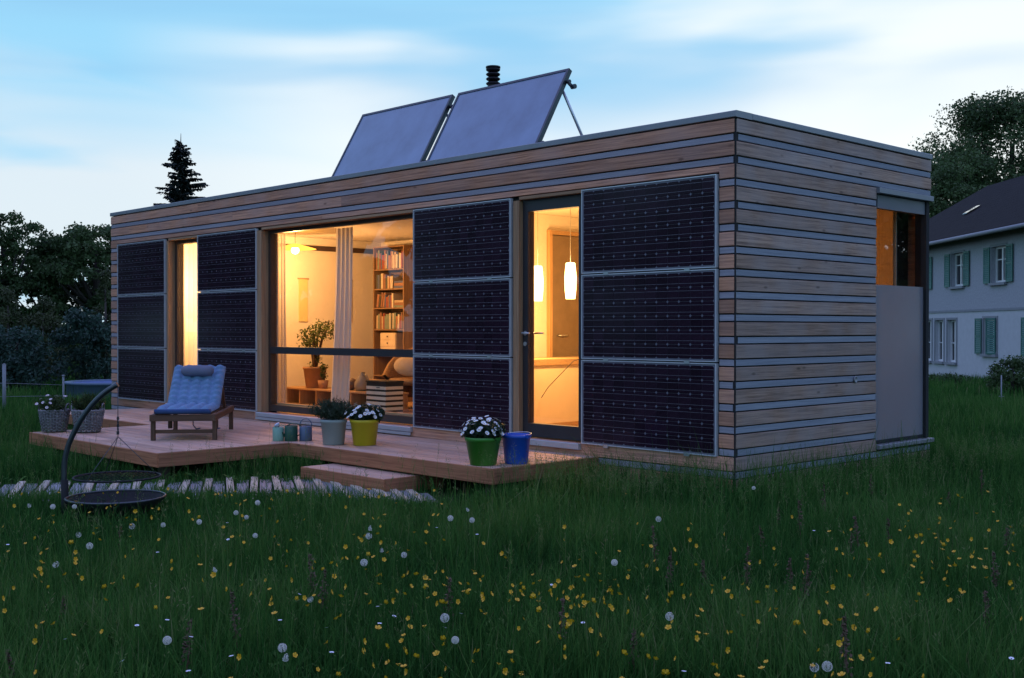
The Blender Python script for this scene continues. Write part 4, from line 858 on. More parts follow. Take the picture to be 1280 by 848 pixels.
for D, w, z0, z1, kind, sw_ in openings:
    x0, x1 = D-D0-w, D-D0+w
    f = MB(); fw_ = .07
    f.box(x0,x0+fw_,-.20,-.12,zz(z0),zz(z1)); f.box(x1-fw_,x1,-.20,-.12,zz(z0),zz(z1)); f.box(x0+fw_,x1-fw_,-.20,-.12,zz(z0),zz(z0)+fw_); f.box(x0+fw_,x1-fw_,-.20,-.12,zz(z1)-fw_,zz(z1)); xc = (x0+x1)/2
    f.box(xc-.045,xc+.045,-.195,-.115,zz(z0)+fw_,zz(z1)-fw_)
    for q in ((.36,) if kind != 'tall' else (.55,)): f.box(x0+fw_,xc-.046,-.19,-.13,zz(z0+(z1-z0)*(1-q))-.018,zz(z0+(z1-z0)*(1-q))+.018); f.box(xc+.046,x1-fw_,-.19,-.13,zz(z0+(z1-z0)*(1-q))-.018,zz(z0+(z1-z0)*(1-q))+.018)
    wo_ = f.build('window', M['white_wood'], nb)
    MB().box(x0+fw_,xc-.046,-.175,-.165,zz(z0)+fw_,zz(z1)-fw_).build('pane', M['pane_dark'], wo_); MB().box(xc+.046,x1-fw_,-.175,-.165,zz(z0)+fw_,zz(z1)-fw_).build('pane', M['pane_dark'], wo_)
    MB().box(x0-.10,x1+.10,-.12,.10,zz(z0)-.09,zz(z0)-.005).build('sill', M['stone'], wo_)
    s2 = MB(); s2.box(x0-.09,x0-.002,-.1,.025,zz(z0),zz(z1)+.08); s2.box(x1+.002,x1+.09,-.1,.025,zz(z0),zz(z1)+.08); s2.box(x0-.002,x1+.002,-.1,.025,zz(z1)+.002,zz(z1)+.08); s2.build('surround', M['stone'], wo_)
    if sw_:
        h = z1-z0+.02; SHM.setdefault((sw_,h), shutter_mesh(sw_, h)); sm_ = SHM[(sw_,h)]
        for sx, xx in ((-1, x0-.10-sw_), (1, x1+.10)):
            o = link('shutter', sm_, wo_); o.location = (xx, .035, zz(z0)-.01)
            if kind == 'low' and sx == -1 and D > 37: o.location = (x0-.02, .04, zz(z0)-.01); o.rotation_euler = (0,0,R(12))

# ================================================================== TREES AND SHRUBS
M['bark'] = mat('bark', (.045,.035,.028), .95, var=.3, scale=9, bump=.6, stretch=(1,1,.25))
M['leaf_dark'] = leaf_mat('dark_leaf', (.016,.034,.012), (.070,.115,.036), .22)
M['leaf_mid'] = leaf_mat('mid_leaf', (.024,.046,.017), (.085,.13,.045), .25)
M['leaf_blue'] = leaf_mat('blue_green_leaf', (.012,.030,.022), (.045,.085,.062), .2)
M['leaf_thuja'] = leaf_mat('thuja_leaf', (.020,.030,.012), (.065,.078,.030), .12)
M['needle'] = leaf_mat('spruce_needle', (.006,.011,.009), (.020,.032,.024), .1)
def tree(label, base, height, rx, rz_, nclump, nleaf, size, m, seed, trunk=.22, name='broadleaf_tree', group='trees behind the house', low=.3):
    g = random.Random(seed); t = thing(name, label, 'tree', tuple(base), g.uniform(0,6), group); cs = []; rs = []
    zc_ = height*(low+1)/2; hz = height*(1-low)/2
    nclump = int(nclump*2.6)
    for k in range(nclump):
        a = g.uniform(0,6.28); u = g.uniform(-1,1); q = g.random()**.4; s_ = math.sqrt(1-u*u*.9)
        cs.append((rx*q*s_*math.cos(a), rx*q*s_*math.sin(a), zc_+hz*u*(.55+.45*q)*.92)); r0 = g.uniform(.10,.26)*rx; rs.append((r0,r0,r0*g.uniform(.6,.9)*rz_))
    V, F, T = leaf_cloud(cs, rs, nleaf, size, seed, .6); link('crown', np_mesh('crown', V, F, m, T), t)
    tb = MB(); top = np.array([g.uniform(-.2,.2), g.uniform(-.2,.2), height*.8]); tb.tube([(0,0,-.2),(.05,.03,height*.25),tuple(top*np.array([.6,.6,.65])),tuple(top)], [trunk*1.3,trunk,trunk*.6,trunk*.15], 9)
    for c in cs[::max(1,nclump//16)]:
        c = np.array(c); b0 = top*np.clip((c[2]/height)*.75, .2, .8); tb.tube([tuple(b0), tuple(b0*.4+c*.6+np.array([0,0,-.15])), tuple(c)], [trunk*.4,trunk*.2,trunk*.06], 6)
    tb.build('trunk', M['bark'], t); return t
def P3(px, D):
    p = at_depth(px, 412, D); return np.array([p[0], p[1], float(gz(p[0],p[1]))])
TZ = lambda py, D: CAM[2]+(412-py)*D/FPX
def tall(py, px, D): return TZ(py, D)-float(gz(*P3(px,D)[:2]))
tree('broad dark tree at the far end of the garden beyond the fence post', P3(8,38), tall(262,8,38), 1.75, .9, 46, 27000, .12, M['leaf_dark'], 51, low=.12)
tree('small dark tree in the gap between the two large garden trees', P3(62,41), tall(302,62,41), 1.3, .8, 34, 15000, .12, M['leaf_dark'], 52, low=.1)
tree('tall bushy tree right behind the far end of the timber house', P3(122,38), tall(268,122,38), 1.75, .95, 50, 30000, .12, M['leaf_mid'], 53, low=.1)
tree('leafy tree mostly hidden by the far end of the timber house', P3(175,42), tall(292,175,42), 1.7, .9, 40, 17000, .12, M['leaf_mid'], 54, low=.1)
tree('leafy tree outside the far edge of the garden hedge', P3(-75,39), tall(280,-75,39), 2.2, .9, 40, 6500, .2, M['leaf_dark'], 55, low=.1)
tree('huge airy tree rising behind the neighbouring tiled roof', P3(1262,64), tall(108,1262,64), 5.2, 1.0, 130, 85000, .17, M['leaf_mid'], 56, .4, low=.18)
tree('lower tree between the timber house and the neighbouring roof', P3(1192,60), tall(182,1192,60), 3.4, 1.0, 80, 42000, .17, M['leaf_mid'], 57, .3, low=.12)
tree('large tree standing beyond the huge airy tree', P3(1420,66), tall(95,1420,66), 5, .95, 80, 14000, .3, M['leaf_mid'], 58, .4, low=.18)
tree('broad tree across the meadow facing the frosted end window', (17.5, 34, -.3), 9.5, 4.4, .95, 60, 26000, .36, M['leaf_dark'], 59, .35, low=.15)
tree('tall tree across the meadow next to the broad tree', (27, 33, -.3), 12, 4.5, .95, 60, 12000, .28, M['leaf_dark'], 60, .35, low=.15)
for k, (x, y, h) in enumerate(((-44,-2,9),(-43,-11,10),(-38,-20,9.5),(-34,-29,11),(-25,-36,10),(-15,-40,11))):  # added row out of view, keeps low sky out of the panel reflections
    tree(['broad added tree in the unseen row, first past the hedge end','tall added tree in the unseen row, second past the hedge end','dense added tree in the unseen row, third past the hedge end','tall added tree in the unseen row, fourth past the hedge end','broad added tree in the unseen row, fifth past the hedge end','last added tree in the unseen row past the hedge end'][k], (x,y,-.3), h, 5.4, .95, 40, 15000, .75, M['leaf_dark'], 200+k, .35, low=.0)
# clipped and free shrubs on the left
def shrub(label, base, h, rx, m, seed, n=3500, size=.10, cone=False, name='garden_shrub'):
    g = random.Random(seed); t = thing(name, label, 'shrub', tuple(base), 0, 'shrubs along the garden edge'); cs = []; rs = []
    for k in range(46):
        u = g.random(); a = g.uniform(0,6.28); q = math.sqrt(g.random()); prof = (math.sqrt(max(0,1-u**2.4)) if cone else math.sqrt(max(0,1-(u*1.05-.12)**2)))
        cs.append((rx*q*prof*.85*math.cos(a), rx*q*prof*.85*math.sin(a), h*(.06+.88*u))); r0 = rx*(.22 if cone else .30); rs.append((r0,r0,r0*(1.3 if cone else .8)))
    V, F, T = leaf_cloud(cs, rs, n, size, seed, .5); link('foliage', np_mesh('foliage', V, F, m, T), t)
    MB().tube([(0,0,-.1),(0,0,h*.8)], [.06,.02], 7).build('stem', M['bark'], t)
    return t
shrub('tall rounded conifer column at the edge of the garden', P3(10,33), tall(358,10,33), .80, M['leaf_thuja'], 71, 4500, .09, True, 'thuja')
shrub('rounded conifer column beside the blue-green shrubs', P3(54,31), tall(372,54,31), .68, M['leaf_thuja'], 72, 4500, .09, True, 'thuja')
shrub('slim dark conifer right at the house end', P3(132,30), tall(330,132,30), .55, M['leaf_thuja'], 73, 3500, .09, True, 'thuja')
shrub('loose blue-green shrub behind the round pool', P3(108,29), tall(388,108,29), .95, M['leaf_blue'], 74, 5000, .11)
shrub('wide blue-green hedge shrub behind the fence posts', P3(22,27), tall(413,22,27), .95, M['leaf_blue'], 75, 5500, .10)
shrub('dense dark shrub in the gap behind the fence posts', P3(76,33), tall(398,76,33), .9, M['leaf_dark'], 76, 4500, .1)
shrub('blue-green shrub at the outer end of the hedge', P3(-30,27), tall(405,-30,27), 1.0, M['leaf_blue'], 77, 4500, .11)
shrub('dark evergreen bush against the white neighbouring wall', P3(1266,27), tall(448,1266,27), .62, M['leaf_dark'], 78, 5000, .07)
shrub('low weedy bush at the foot of the white neighbouring wall', P3(1185,33), tall(474,1185,33), .9, M['leaf_dark'], 79, 2500, .08)
# spruce behind the house
def spruce(label, base, h, r0, seed):
    g = np.random.default_rng(seed); t = thing('spruce_tree', label, 'tree', tuple(base)); V = []; F = []; T = []; wd = MB()
    wd.tube([(0,0,-.2),(0,0,h*.5),(.03,0,h),(.02,.01,h+.30)], [.16,.09,.018,.008], 8); h *= 1.0; z = h*.12
    while z < h*.985:
        f = 1-z/h; L_ = r0*(f**.66)*1.0+.05; nb_ = 3
        for k in range(nb_):
            zb_ = z+g.uniform(0,.12); a = g.uniform(0,6.283); l = L_*g.uniform(.35,1.15); dr = np.array([math.cos(a), math.sin(a), 0]); pts = []
            for s_ in np.linspace(0,1,6): pts.append(np.array([0,0,zb_])+dr*l*s_+np.array([0,0,l*((.55*(1-f)+.02)*s_-.50*s_*s_+.22*s_**3)]))
            wd.tube(pts, [.02*(f+.2),.016*(f+.2),.012*(f+.2),.008,.006,.004], 4)
            for s_ in np.arange(.06,1.0,.03/max(l,.2)):
                i_ = min(4,int(s_*5)); p = pts[i_]+(pts[i_+1]-pts[i_])*(s_*5-i_)
                for sd in (-1,1):
                    tw = np.array([-dr[1],dr[0],0])*sd*g.uniform(.5,1)+dr*.7+np.array([0,0,-g.uniform(.1,1.3)]); tw /= np.linalg.norm(tw); tl = g.uniform(.12,.42)*(1.15-s_*.6)*(f*.7+.5); w = np.cross(tw, np.array([0,0,1.])+g.normal(size=3)*.4); w /= np.linalg.norm(w)+1e-6; i = len(V)
                    V += [p-w*.03, p+w*.03, p+tw*tl+w*.035, p+tw*tl-w*.035]; F.append((i,i+1,i+2,i+3)); T += [g.random()]*4
        z += .062+.045*f
    V.append((0,0,h)); link('crown', np_mesh('crown', np.array(V[:-1]), np.array(F), M['needle'], T), t); wd.build('trunk', M['bark'], t)
spruce('pointed dark spruce standing behind the flat roof', P3(226,46), tall(177,226,46), 2.5, 91)
# garden pool and fence posts
pp = P3(142,24.5); pool = thing('garden_pool', 'round above-ground pool with a blue cover beside the far house end', 'pool', tuple(pp-np.array([0,0,.25])))
MB().lathe([(.95,0),(.95,.60),(.99,.61),(.99,.66),(.93,.66),(.93,.5)], 48).build('wall', mat('pale_pool_wall', (.10,.15,.22), .5, var=.08), pool); MB().lathe([(.93,.63),(.5,.60),(.001,.59)], 48).build('cover', mat('blue_cover', (.012,.045,.20), .45, var=.1, scale=3, bump=.2), pool)
for px, py, D in ((5,456,21),(79,470,22),(-70,452,20.5)):
    b = P3(px,D); h = tall(py,px,D); t = thing('fence_post', {5:'pale fence post in front of the wide hedge shrub',79:'thin pale fence post beside the round pool',-70:'pale fence post past the hedge end'}[px], 'post', tuple(b), 0, 'fence posts in the garden')
    MB().tube([(0,0,-.1),(0,0,h)], .034 if px != 79 else .02, 8).build('post', M['stone'], t); MB().lathe([(.001,h+.015),(.036,h+.002),(.036,h-.004)], 10).build('cap', M['stone'], t)
wr = MB(); q0, q1, q2 = P3(-70,20.5), P3(5,21), P3(79,22)
for f_ in (.45,.8): wr.tube([q0+np.array([0,0,f_*.7]), q1+np.array([0,0,f_*.7]), q2+np.array([0,0,f_*.6])], .004, 4)
tag(wr.build('fence_wire', M['stone']), 'thin wire strung between the pale fence posts', 'wire')
sp_ = P3(1252,22); t = thing('garden_stake', 'thin stake in front of the dark evergreen bush', 'stake', tuple(sp_)); MB().tube([(0,0,-.1),(0,0,tall(469,1252,22))], .012, 6).build('stake', M['stone'], t); MB().tube([(-.05,0,.25),(.05,0,.25)], .006, 5).build('peg', M['stone'], t)

# ================================================================== MEADOW
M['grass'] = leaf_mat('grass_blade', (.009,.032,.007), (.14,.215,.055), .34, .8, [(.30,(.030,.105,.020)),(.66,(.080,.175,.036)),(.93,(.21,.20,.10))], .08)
rng = np.random.default_rng(7)
def allowed(x, y):
    ok = ~((x > -LEN-.02) & (x < .02) & (y > -.02) & (y < WID+.02))
    ok &= ~((x > -10.95) & (x < -1.63) & (y > -1.36) & (y < .1)); ok &= ~((x > -7.9) & (x < -4.83) & (y > -2.88) & (y < -1.2))
    ok &= ~((x > -4.02) & (x < -2.6) & (y > -1.82) & (y < -1.0)); ok &= ~(np.hypot(x-B0[0], y-B0[1]) < .33)
    ok &= ~(np.hypot(x-pp[0], y-pp[1]) < .97)
    c = (bb+ff)/2; d = np.min(np.hypot(x[:,None]-c[None,:,0], y[:,None]-c[None,:,1]), 1) if len(x) else np.zeros(0)
    half = .40; ok &= (d > half) | (rng.random(len(x)) < .07)
    return ok
def field(r0, r1, dens, hmin, hmax, width, segs):
    a0, a1 = YAW-R(33), YAW+R(33); n = int((a1-a0)/2*(r1*r1-r0*r0)*dens)
    r = np.sqrt(rng.uniform(r0*r0, r1*r1, n)); a = rng.uniform(a0, a1, n); x = CAM[0]+r*np.sin(a); y = CAM[1]+r*np.cos(a)
    # tussocks: pull part of the blades towards random centres
    k = max(1, n//26); ci = rng.integers(0, k, n); pull = rng.random(n) < .6; cx, cy_ = x[:k], y[:k]
    x = np.where(pull, cx[ci]+rng.normal(0,.045+.004*r1,n), x); y = np.where(pull, cy_[ci]+rng.normal(0,.045+.004*r1,n), y)
    hs = rng.random(k)[ci]; ok = np.concatenate([allowed(x[i:i+20000], y[i:i+20000]) for i in range(0,n,20000)])
    x, y, hs, pull = x[ok], y[ok], hs[ok], pull[ok]; n = len(x); z = gz(x, y)-.01
    patch = np.clip(.5+.35*np.sin(x*1.3+np.sin(y*.9)*1.5)*np.cos(y*1.1+x*.35)+.35*np.sin(x*4.1+2*np.sin(y*1.7))*np.sin(y*3.6+1.3*np.sin(x*2.2)), 0, 1)
    pd_ = np.concatenate([np.min(np.hypot(x[i:i+20000,None]-((bb+ff)/2)[None,:-12:2,0], y[i:i+20000,None]-((bb+ff)/2)[None,:-12:2,1]), 1) for i in range(0,n,20000)]) if r0 < 20 else np.full(n, 9.); near_path = np.clip((pd_-.3)/.85, .40, 1)*np.clip((np.hypot((x+2.35)/.9, (y+1.95)/.42)-.75)/.6, .35, 1)
    h = (hmin+(hmax-hmin)*(.35*rng.random(n)+.35*np.where(pull,hs,rng.random(n))+.35*patch))*near_path*(1+(.25+.9*hs**2)*(np.clip(1-np.maximum(np.maximum(-12.2-x,x),np.maximum(-y,y-3.6))/1.1,0,1)*(x>-1.5)))*np.where(rng.random(n)<.03,1.5,1)
    az = rng.uniform(0,2*math.pi,n); lean = np.abs(rng.normal(0,.42,n))+.05; dx, dy = np.cos(az)*lean*h, np.sin(az)*lean*h
    wz = az+math.pi/2+rng.normal(0,.6,n); w = width*rng.uniform(.6,1.5,n); wx, wy = np.cos(wz)*w/2, np.sin(wz)*w/2
    tone = np.clip((.02+.40*patch+.38*rng.random(n)+.26*np.where(pull,hs,0))*.95, 0, .92); dry = rng.random(n) < .04; tone = np.where(dry, 1.0, tone)
    rows = []
    ts = np.linspace(0,1,segs+1)
    for t_ in ts:
        cx_ = x+dx*t_**2; cy2 = y+dy*t_**2; cz = z+h*(t_-.22*lean*t_**2); ww = (1-t_**1.6)*.95+.05
        rows.append(np.stack([cx_-wx*ww, cy2-wy*ww, cz], 1)); rows.append(np.stack([cx_+wx*ww, cy2+wy*ww, cz], 1))
    V = np.stack(rows, 1); m = V.shape[1]; idx = (np.arange(n)*m)[:,None]
    F = np.concatenate([idx+np.array([2*s,2*s+1,2*s+3,2*s+2]) for s in range(segs)], 0)
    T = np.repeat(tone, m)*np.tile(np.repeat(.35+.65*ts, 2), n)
    return V.reshape(-1,3), F, T
VV, FF, TT = [], [], []; off = 0
for args in ((2.2,4.6,900,.10,.34,.0065,2), (4.6,8.5,3000,.10,.36,.0062,2), (8.5,14.5,1500,.10,.36,.009,2), (14.5,26,330,.12,.38,.016,1), (26,60,60,.14,.42,.035,1)):
    V, F, T = field(*args); VV.append(V); FF.append(F+off); TT.append(T); off += len(V)
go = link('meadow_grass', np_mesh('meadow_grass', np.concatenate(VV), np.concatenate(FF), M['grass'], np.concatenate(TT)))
tag(go, 'long dark green meadow grass covering the foreground and around the house', 'grass'); go['kind'] = 'stuff'
# broad leaves and grass flowering stalks between the blades
def weeds(n):
    V, F, T = [], [], []; g = np.random.default_rng(17)
    r = np.sqrt(g.uniform(4.3**2, 13**2, n)); a = g.uniform(YAW-R(30), YAW+R(30), n); X = CAM[0]+r*np.sin(a); Y = CAM[1]+r*np.cos(a); ok = allowed(X, Y)
    for x, y in zip(X[ok], Y[ok]):
        z = float(gz(x,y)); kind = g.random(); k = g.integers(4,8)
        for q in range(k):
            az = g.uniform(0,6.28); l = g.uniform(.07,.15); d = np.array([math.cos(az), math.sin(az), 0]); s = np.array([-d[1],d[0],0]); w = l*g.uniform(.06,.13); b = np.array([x,y,z]); i = len(V); zz_ = np.array([0,0,1.])
            p1 = b+d*l*.35+zz_*l*.55; p2 = b+d*l*.8+zz_*l*.75; p3 = b+d*l*1.15+zz_*l*.6; t_ = g.uniform(.25,.75)
            V += [b-s*.003, b+s*.003, p1+s*w, p1-s*w, p2+s*w*.9, p2-s*w*.9, p3+s*.004, p3-s*.004]; F += [(i,i+1,i+2,i+3),(i+3,i+2,i+4,i+5),(i+5,i+4,i+6,i+7)]; T += [t_*.5]*2+[t_]*6
    return np.array(V), np.array(F), T
V, F, T = weeds(420); wo2 = link('meadow_weeds', np_mesh('meadow_weeds', V, F, M['grass'], T)); tag(wo2, 'broad-leaved weeds scattered through the meadow grass', 'weeds'); wo2['kind'] = 'stuff'

def stalks(n):
    V, F, T = [], [], []; g = np.random.default_rng(29)
    r = np.sqrt(g.uniform(4.3**2, 15**2, n)); a = g.uniform(YAW-R(30), YAW+R(30), n); X = CAM[0]+r*np.sin(a); Y = CAM[1]+r*np.cos(a)
    m_ = n//2; X[:m_] = g.uniform(-2.2,1.4,m_); Y[:m_] = np.where(X[:m_] < .1, g.uniform(-1.6,-.05,m_), g.uniform(-1.2,4.5,m_)); ok = allowed(X, Y)
    for x, y in zip(X[ok], Y[ok]):
        h = g.uniform(.30,.56) if (x > 1.0 or y < -1.3) else g.uniform(.24,.42); az = g.uniform(0,6.28); d = np.array([math.cos(az),math.sin(az),0]); s_ = np.array([-d[1],d[0],0]); b = np.array([x,y,float(gz(x,y))]); ln = g.uniform(.04,.22); t_ = g.uniform(.6,1.0)
        P_ = [b+d*ln*q*q*h+np.array([0,0,h*q]) for q in (0,.5,1)]
        for p, q in zip(P_[:-1], P_[1:]): i = len(V); V += [p-s_*.0011, p+s_*.0011, q+s_*.0009, q-s_*.0009]; F.append((i,i+1,i+2,i+3)); T += [t_*.8]*4
        for k in range(14):
            q = P_[1]+(P_[2]-P_[1])*g.uniform(.5,1.08); e = g.normal(size=3); e[2] = abs(e[2])+.7; e /= np.linalg.norm(e); w = np.cross(e, g.normal(size=3)); w /= np.linalg.norm(w); l = g.uniform(.010,.026); i = len(V); c = q+e*np.array([1,1,0])*.012
            V += [c, c+e*l*.5+w*.0018, c+e*l, c+e*l*.5-w*.0018]; F.append((i,i+1,i+2,i+3)); T += [t_]*4
    return np.array(V), np.array(F), T
V, F, T = stalks(2600); so_ = link('grass_stalks', np_mesh('grass_stalks', V, F, M['grass'], T)); tag(so_, 'wispy seeding grass stalks standing above the meadow grass', 'grass'); so_['kind'] = 'stuff'
# flowers one can count
M['stem'] = mat('green_stem', (.022,.060,.012), .9, var=.15, spec=.05); M['stem_dry'] = mat('reddish_stem', (.10,.05,.03), .8, var=.15)
M['yellow'] = mat('buttercup_yellow', (.60,.32,.003), .5, var=.1); M['fluff'] = mat('dandelion_fluff', (.70,.66,.60), .9, var=.08); M['fluff_core'] = mat('dandelion_core', (.20,.17,.12), .9); M['sorrel'] = mat('sorrel_seed', (.085,.05,.028), .9, var=.3, scale=60)
def buttercup_mesh(r, h, bend, tilt, az):
    m = MB(); m.tube([(0,0,0),(bend*.3,.0,h*.55),(bend,0,h)], [.0025,.002,.0016], 4); hd = MB()
    for k in range(5):
        a = 2*math.pi*k/5; c = lambda q, rr_, z: (rr_*math.cos(a+q), rr_*math.sin(a+q), z)
        hd.add([c(-.3,r*.12,0), c(.3,r*.12,0), c(.60,r*.72,r*.30), c(.42,r*.98,r*.48), c(0,r*1.05,r*.52), c(-.42,r*.98,r*.48), c(-.60,r*.72,r*.30)], [(0,1,2,3,4,5,6)], 1)
    hd.ball((0,0,r*.14), r*.26, 6, 1); X = Matrix.Translation((bend,0,h)) @ Matrix.Rotation(az, 4, 'Z') @ Matrix.Rotation(tilt, 4, 'Y')
    m.add([tuple(X @ Vector(v)) for v in hd.v], hd.f, 1); return m.mesh('buttercup', [M['stem'], M['yellow']])
BUT = {hh: [buttercup_mesh(rr_, hh, bd, R(tl), R(za)) for rr_, bd, tl, za in ((.0125,.03,15,0),(.0115,.05,45,120),(.0130,.02,70,240),(.010,.04,60,60))] for hh in (.32,.36,.41)}
rf_ = random.Random(33)
def put(px, py, zh):
    p = on_z(px, py, zh); return p
clusters = [(60,690,70,26,16),(130,700,60,40,8),(280,690,50,40,8),(460,690,60,18,22),(500,735,60,18,20),(600,735,50,14,12),(680,735,60,16,16),(730,755,30,12,12),(660,790,70,20,8),(560,835,60,10,8),(420,830,60,14,8),(760,735,40,12,8),(1190,660,70,16,20),(1150,690,60,18,16),(1230,720,50,14,12),(1010,750,60,30,7),(1060,820,40,20,6),(930,800,60,30,6),(200,640,60,14,8),(330,630,40,10,6),(490,640,50,12,8),(20,730,30,40,5),(840,690,60,30,6),(1100,760,60,30,6),(380,760,60,40,8),(820,830,50,12,5),(640,700,420,50,34)]
nbut = 0
for cx, cy2, sx, sy, n in clusters:
    for k in range(n):
        h = rf_.choice((.32,.36,.41)); px, py = rf_.gauss(cx,sx*.8), rf_.gauss(cy2,sy*1.25); me = rf_.choice(BUT[h]); p = put(px, min(880,max(612,py)), h-.1)
        if not allowed(np.array([p[0]]), np.array([p[1]]))[0] or np.hypot(p[0]-CAM[0],p[1]-CAM[1]) < 3.5: continue
        o = link('buttercup', me); o.location = (p[0],p[1],float(gz(p[0],p[1]))); o.rotation_euler = (rf_.gauss(0,.16),rf_.gauss(0,.16),rf_.uniform(0,6.28)); s_ = rf_.uniform(.75,1.15); o.scale = (s_,s_,1); tag(o, 'yellow buttercup on a thin stem in the meadow', 'flower', 'yellow buttercups in the meadow'); nbut += 1
VB, FBm, MIb = [], [], []                     # the many more, smaller ones as one mass
for k in range(260):
    cx, cy2, sx, sy, n_ = rf_.choice(clusters); px, py = rf_.gauss(cx,sx*1.1), rf_.gauss(cy2-8,sy*1.6); h = rf_.choice((.32,.36,.41)); p = put(px, min(870,max(618,py)), h-.12)
    if not allowed(np.array([p[0]]), np.array([p[1]]))[0] or np.hypot(p[0]-CAM[0],p[1]-CAM[1]) < 3.5: continue
    me = rf_.choice(BUT[h]); X = Matrix.Translation((p[0],p[1],float(gz(p[0],p[1])))) @ Matrix.Rotation(rf_.uniform(0,6.28), 4, 'Z') @ Matrix.Rotation(rf_.gauss(0,.14), 4, 'X') @ Matrix.Diagonal((.72,.72,.94,1)); o0 = len(VB)
    VB += [tuple(X @ v.co) for v in me.vertices]; FBm += [[i+o0 for i in q.vertices] for q in me.polygons]; MIb += [q.material_index for q in me.polygons]
mm = bpy.data.meshes.new('buttercup_scatter'); mm.from_pydata(VB, [], FBm); mm.materials.append(M['stem']); mm.materials.append(M['yellow']); mm.polygons.foreach_set('material_index', MIb); mm.update()
bo_ = link('buttercup_scatter', mm); tag(bo_, 'further small yellow buttercups dotted between the larger ones in the meadow', 'flowers'); bo_['kind'] = 'stuff'
def clock_parts(r, bare=-2.0):
    g = np.random.default_rng(3); m = MB(); m.ball((0,0,0), r*.2, 8, 1)
    for k in range(110):
        u = 1-2*(k+.5)/110; a = k*2.39996
        if math.sqrt(1-u*u)*math.cos(a) < bare-.9 or (bare > 0 and math.sqrt(1-u*u)*math.cos(a)*.8+u*.6 > bare) or (bare > -1 and k % 3 == 0): continue
        d = np.array([math.sqrt(1-u*u)*math.cos(a), math.sqrt(1-u*u)*math.sin(a), u]); t_ = np.cross(d, [.3,.5,.81]); t_ /= np.linalg.norm(t_); b = np.cross(d, t_)
        m.add([d*r*.2-t_*r*.012, d*r*.2+t_*r*.012, d*r*.86+t_*r*.012, d*r*.86-t_*r*.012], [(0,1,2,3)]); w = r*.20
        for q in range(3): ang = q*1.047; e = t_*math.cos(ang)+b*math.sin(ang); n_ = np.cross(d, e); m.add([d*r*.86-e*w-d*r*-.12-n_*w*.22, d*r*.86-e*w+d*r*.12+n_*w*.22, d*r*.84, d*r*.86+e*w+d*r*.12-n_*w*.22, d*r*.86+e*w+d*r*.12+n_*w*.22], [(0,1,2),(2,3,4)])
    return m.mesh('seed_head', [M['fluff'], M['fluff_core']])
CLK = [clock_parts(.0185), clock_parts(.0175, .55), clock_parts(.019, -.2)]; STEMC = MB().tube([(0,0,0),(.012,0,.2),(0,0,.40)], [.0035,.003,.0028], 5).mesh('stem', M['stem'])
for px, py in ((36,633),(66,634),(93,634),(112,682),(165,657),(204,655),(249,651),(319,667),(70,706),(268,711),(295,640),(308,645),(322,628),(563,645),(584,635),(463,657),(461,667),(477,684),(505,690),(768,702),(556,772),(569,801),(837,774),(1018,843),(353,810),(357,822),(209,802),(98,668),(590,648),(455,700),(388,748),(823,648),(942,611),(1034,842)):
    h = rf_.uniform(.34,.42); p = put(px, py, h-.1); t = thing('dandelion_clock', 'round white dandelion clock in the meadow', 'dandelion', (p[0],p[1],float(gz(p[0],p[1]))), rf_.uniform(0,6.28), 'dandelion clocks in the meadow')
    s_ = link('stem', STEMC, t); s_.scale = (1,1,h/.40); hd_ = link('seed_head', rf_.choice((CLK[0],CLK[0],CLK[1],CLK[2])), t, (0,0,h)); hd_.rotation_euler = (rf_.uniform(-.5,.5),rf_.uniform(-.5,.5),rf_.uniform(0,6)); k = rf_.uniform(.72,1.0); hd_.scale = (k,k,k)
DM = MB(); DM.tube([(0,0,0),(.01,0,.15),(0,.01,.3)], [.002,.0016,.0012], 4); b0_ = len(DM.v)
for k in range(9):
    a = 2*math.pi*k/9; DM.add([(.003*math.cos(a-.3),.01+.003*math.sin(a-.3),.301),(.003*math.cos(a+.3),.01+.003*math.sin(a+.3),.301),(.0095*math.cos(a+.3),.01+.0095*math.sin(a+.3),.303),(.0095*math.cos(a-.3),.01+.0095*math.sin(a-.3),.303)], [(0,1,2,3)], 1)
DMM = DM.mesh('meadow_daisy', [M['stem'], M['petal']])
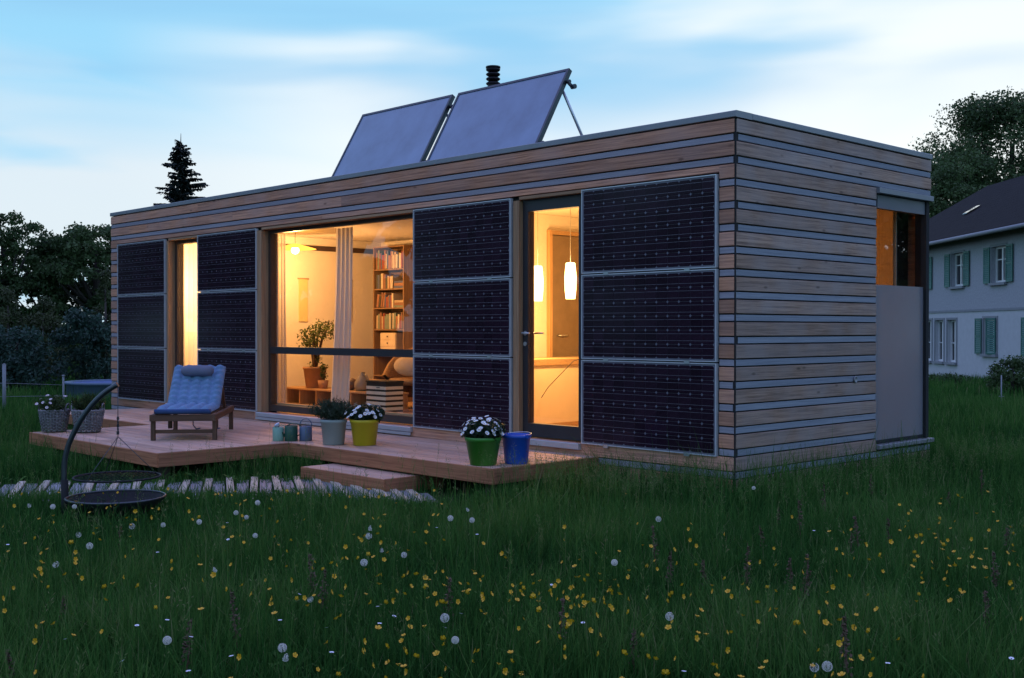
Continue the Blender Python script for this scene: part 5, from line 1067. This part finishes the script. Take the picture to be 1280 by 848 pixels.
for k in range(36):
    px, py = rf_.uniform(-20,1300), 640+210*rf_.random()**.8; p = put(px, py, .2)
    if px > 620 and rf_.random() < .6: continue
    if not allowed(np.array([p[0]]), np.array([p[1]]))[0]: continue
    o = link('meadow_daisy', DMM); o.location = (p[0],p[1],float(gz(p[0],p[1]))); o.rotation_euler = (rf_.gauss(0,.2),rf_.gauss(0,.2),rf_.uniform(0,6.28)); tag(o, 'tiny white daisy in the meadow', 'flower', 'tiny white daisies in the meadow')
def sorrel_mesh(seed, h):
    g = random.Random(seed); m = MB(); m.tube([(0,0,0),(.01,.01,h*.5),(.0,.02,h)], [.004,.003,.001], 5)
    for k in range(90):
        z = h*(.45+.53*g.random()); r = .030*(1-(z/h-.45)/.6)+.004; a = g.uniform(0,6.28); c = np.array([r*g.random()*math.cos(a), .01+r*g.random()*math.sin(a), z]); s_ = g.uniform(.006,.011); d = np.array([g.gauss(0,1),g.gauss(0,1),g.gauss(0,1)]); d /= np.linalg.norm(d); e = np.cross(d,[0,0,1]); e /= np.linalg.norm(e)+1e-6
        m.add([c-d*s_, c+e*s_*.7, c+d*s_, c-e*s_*.7], [(0,1,2,3)], 1)
    return m.mesh('sorrel', [M['stem_dry'], M['sorrel']])
SOR = [sorrel_mesh(k, .27+.04*k) for k in range(4)]
for px, py in ((75,735),(225,790),(395,705),(400,720),(825,672),(838,690),(985,690),(1000,715),(1016,705),(1060,660),(1075,655),(1110,650),(1055,800),(1062,815),(1240,745),(1250,700),(700,770),(560,730),(930,700),(880,690),(1180,610),(1230,600),(790,780),(300,760),(150,650),(20,800),(1260,660),(1003,640),(975,630),(960,650),(1030,620),(1090,600)):
    p = put(px, py, .2)
    if not allowed(np.array([p[0]]), np.array([p[1]]))[0]: continue
    o = link('sorrel', rf_.choice(SOR)); o.location = (p[0],p[1],float(gz(p[0],p[1]))); o.rotation_euler = (rf_.gauss(0,.08),rf_.gauss(0,.08),rf_.uniform(0,6.28)); tag(o, 'reddish brown sorrel spike in the meadow', 'plant', 'sorrel spikes in the meadow')
print('buttercups', nbut)
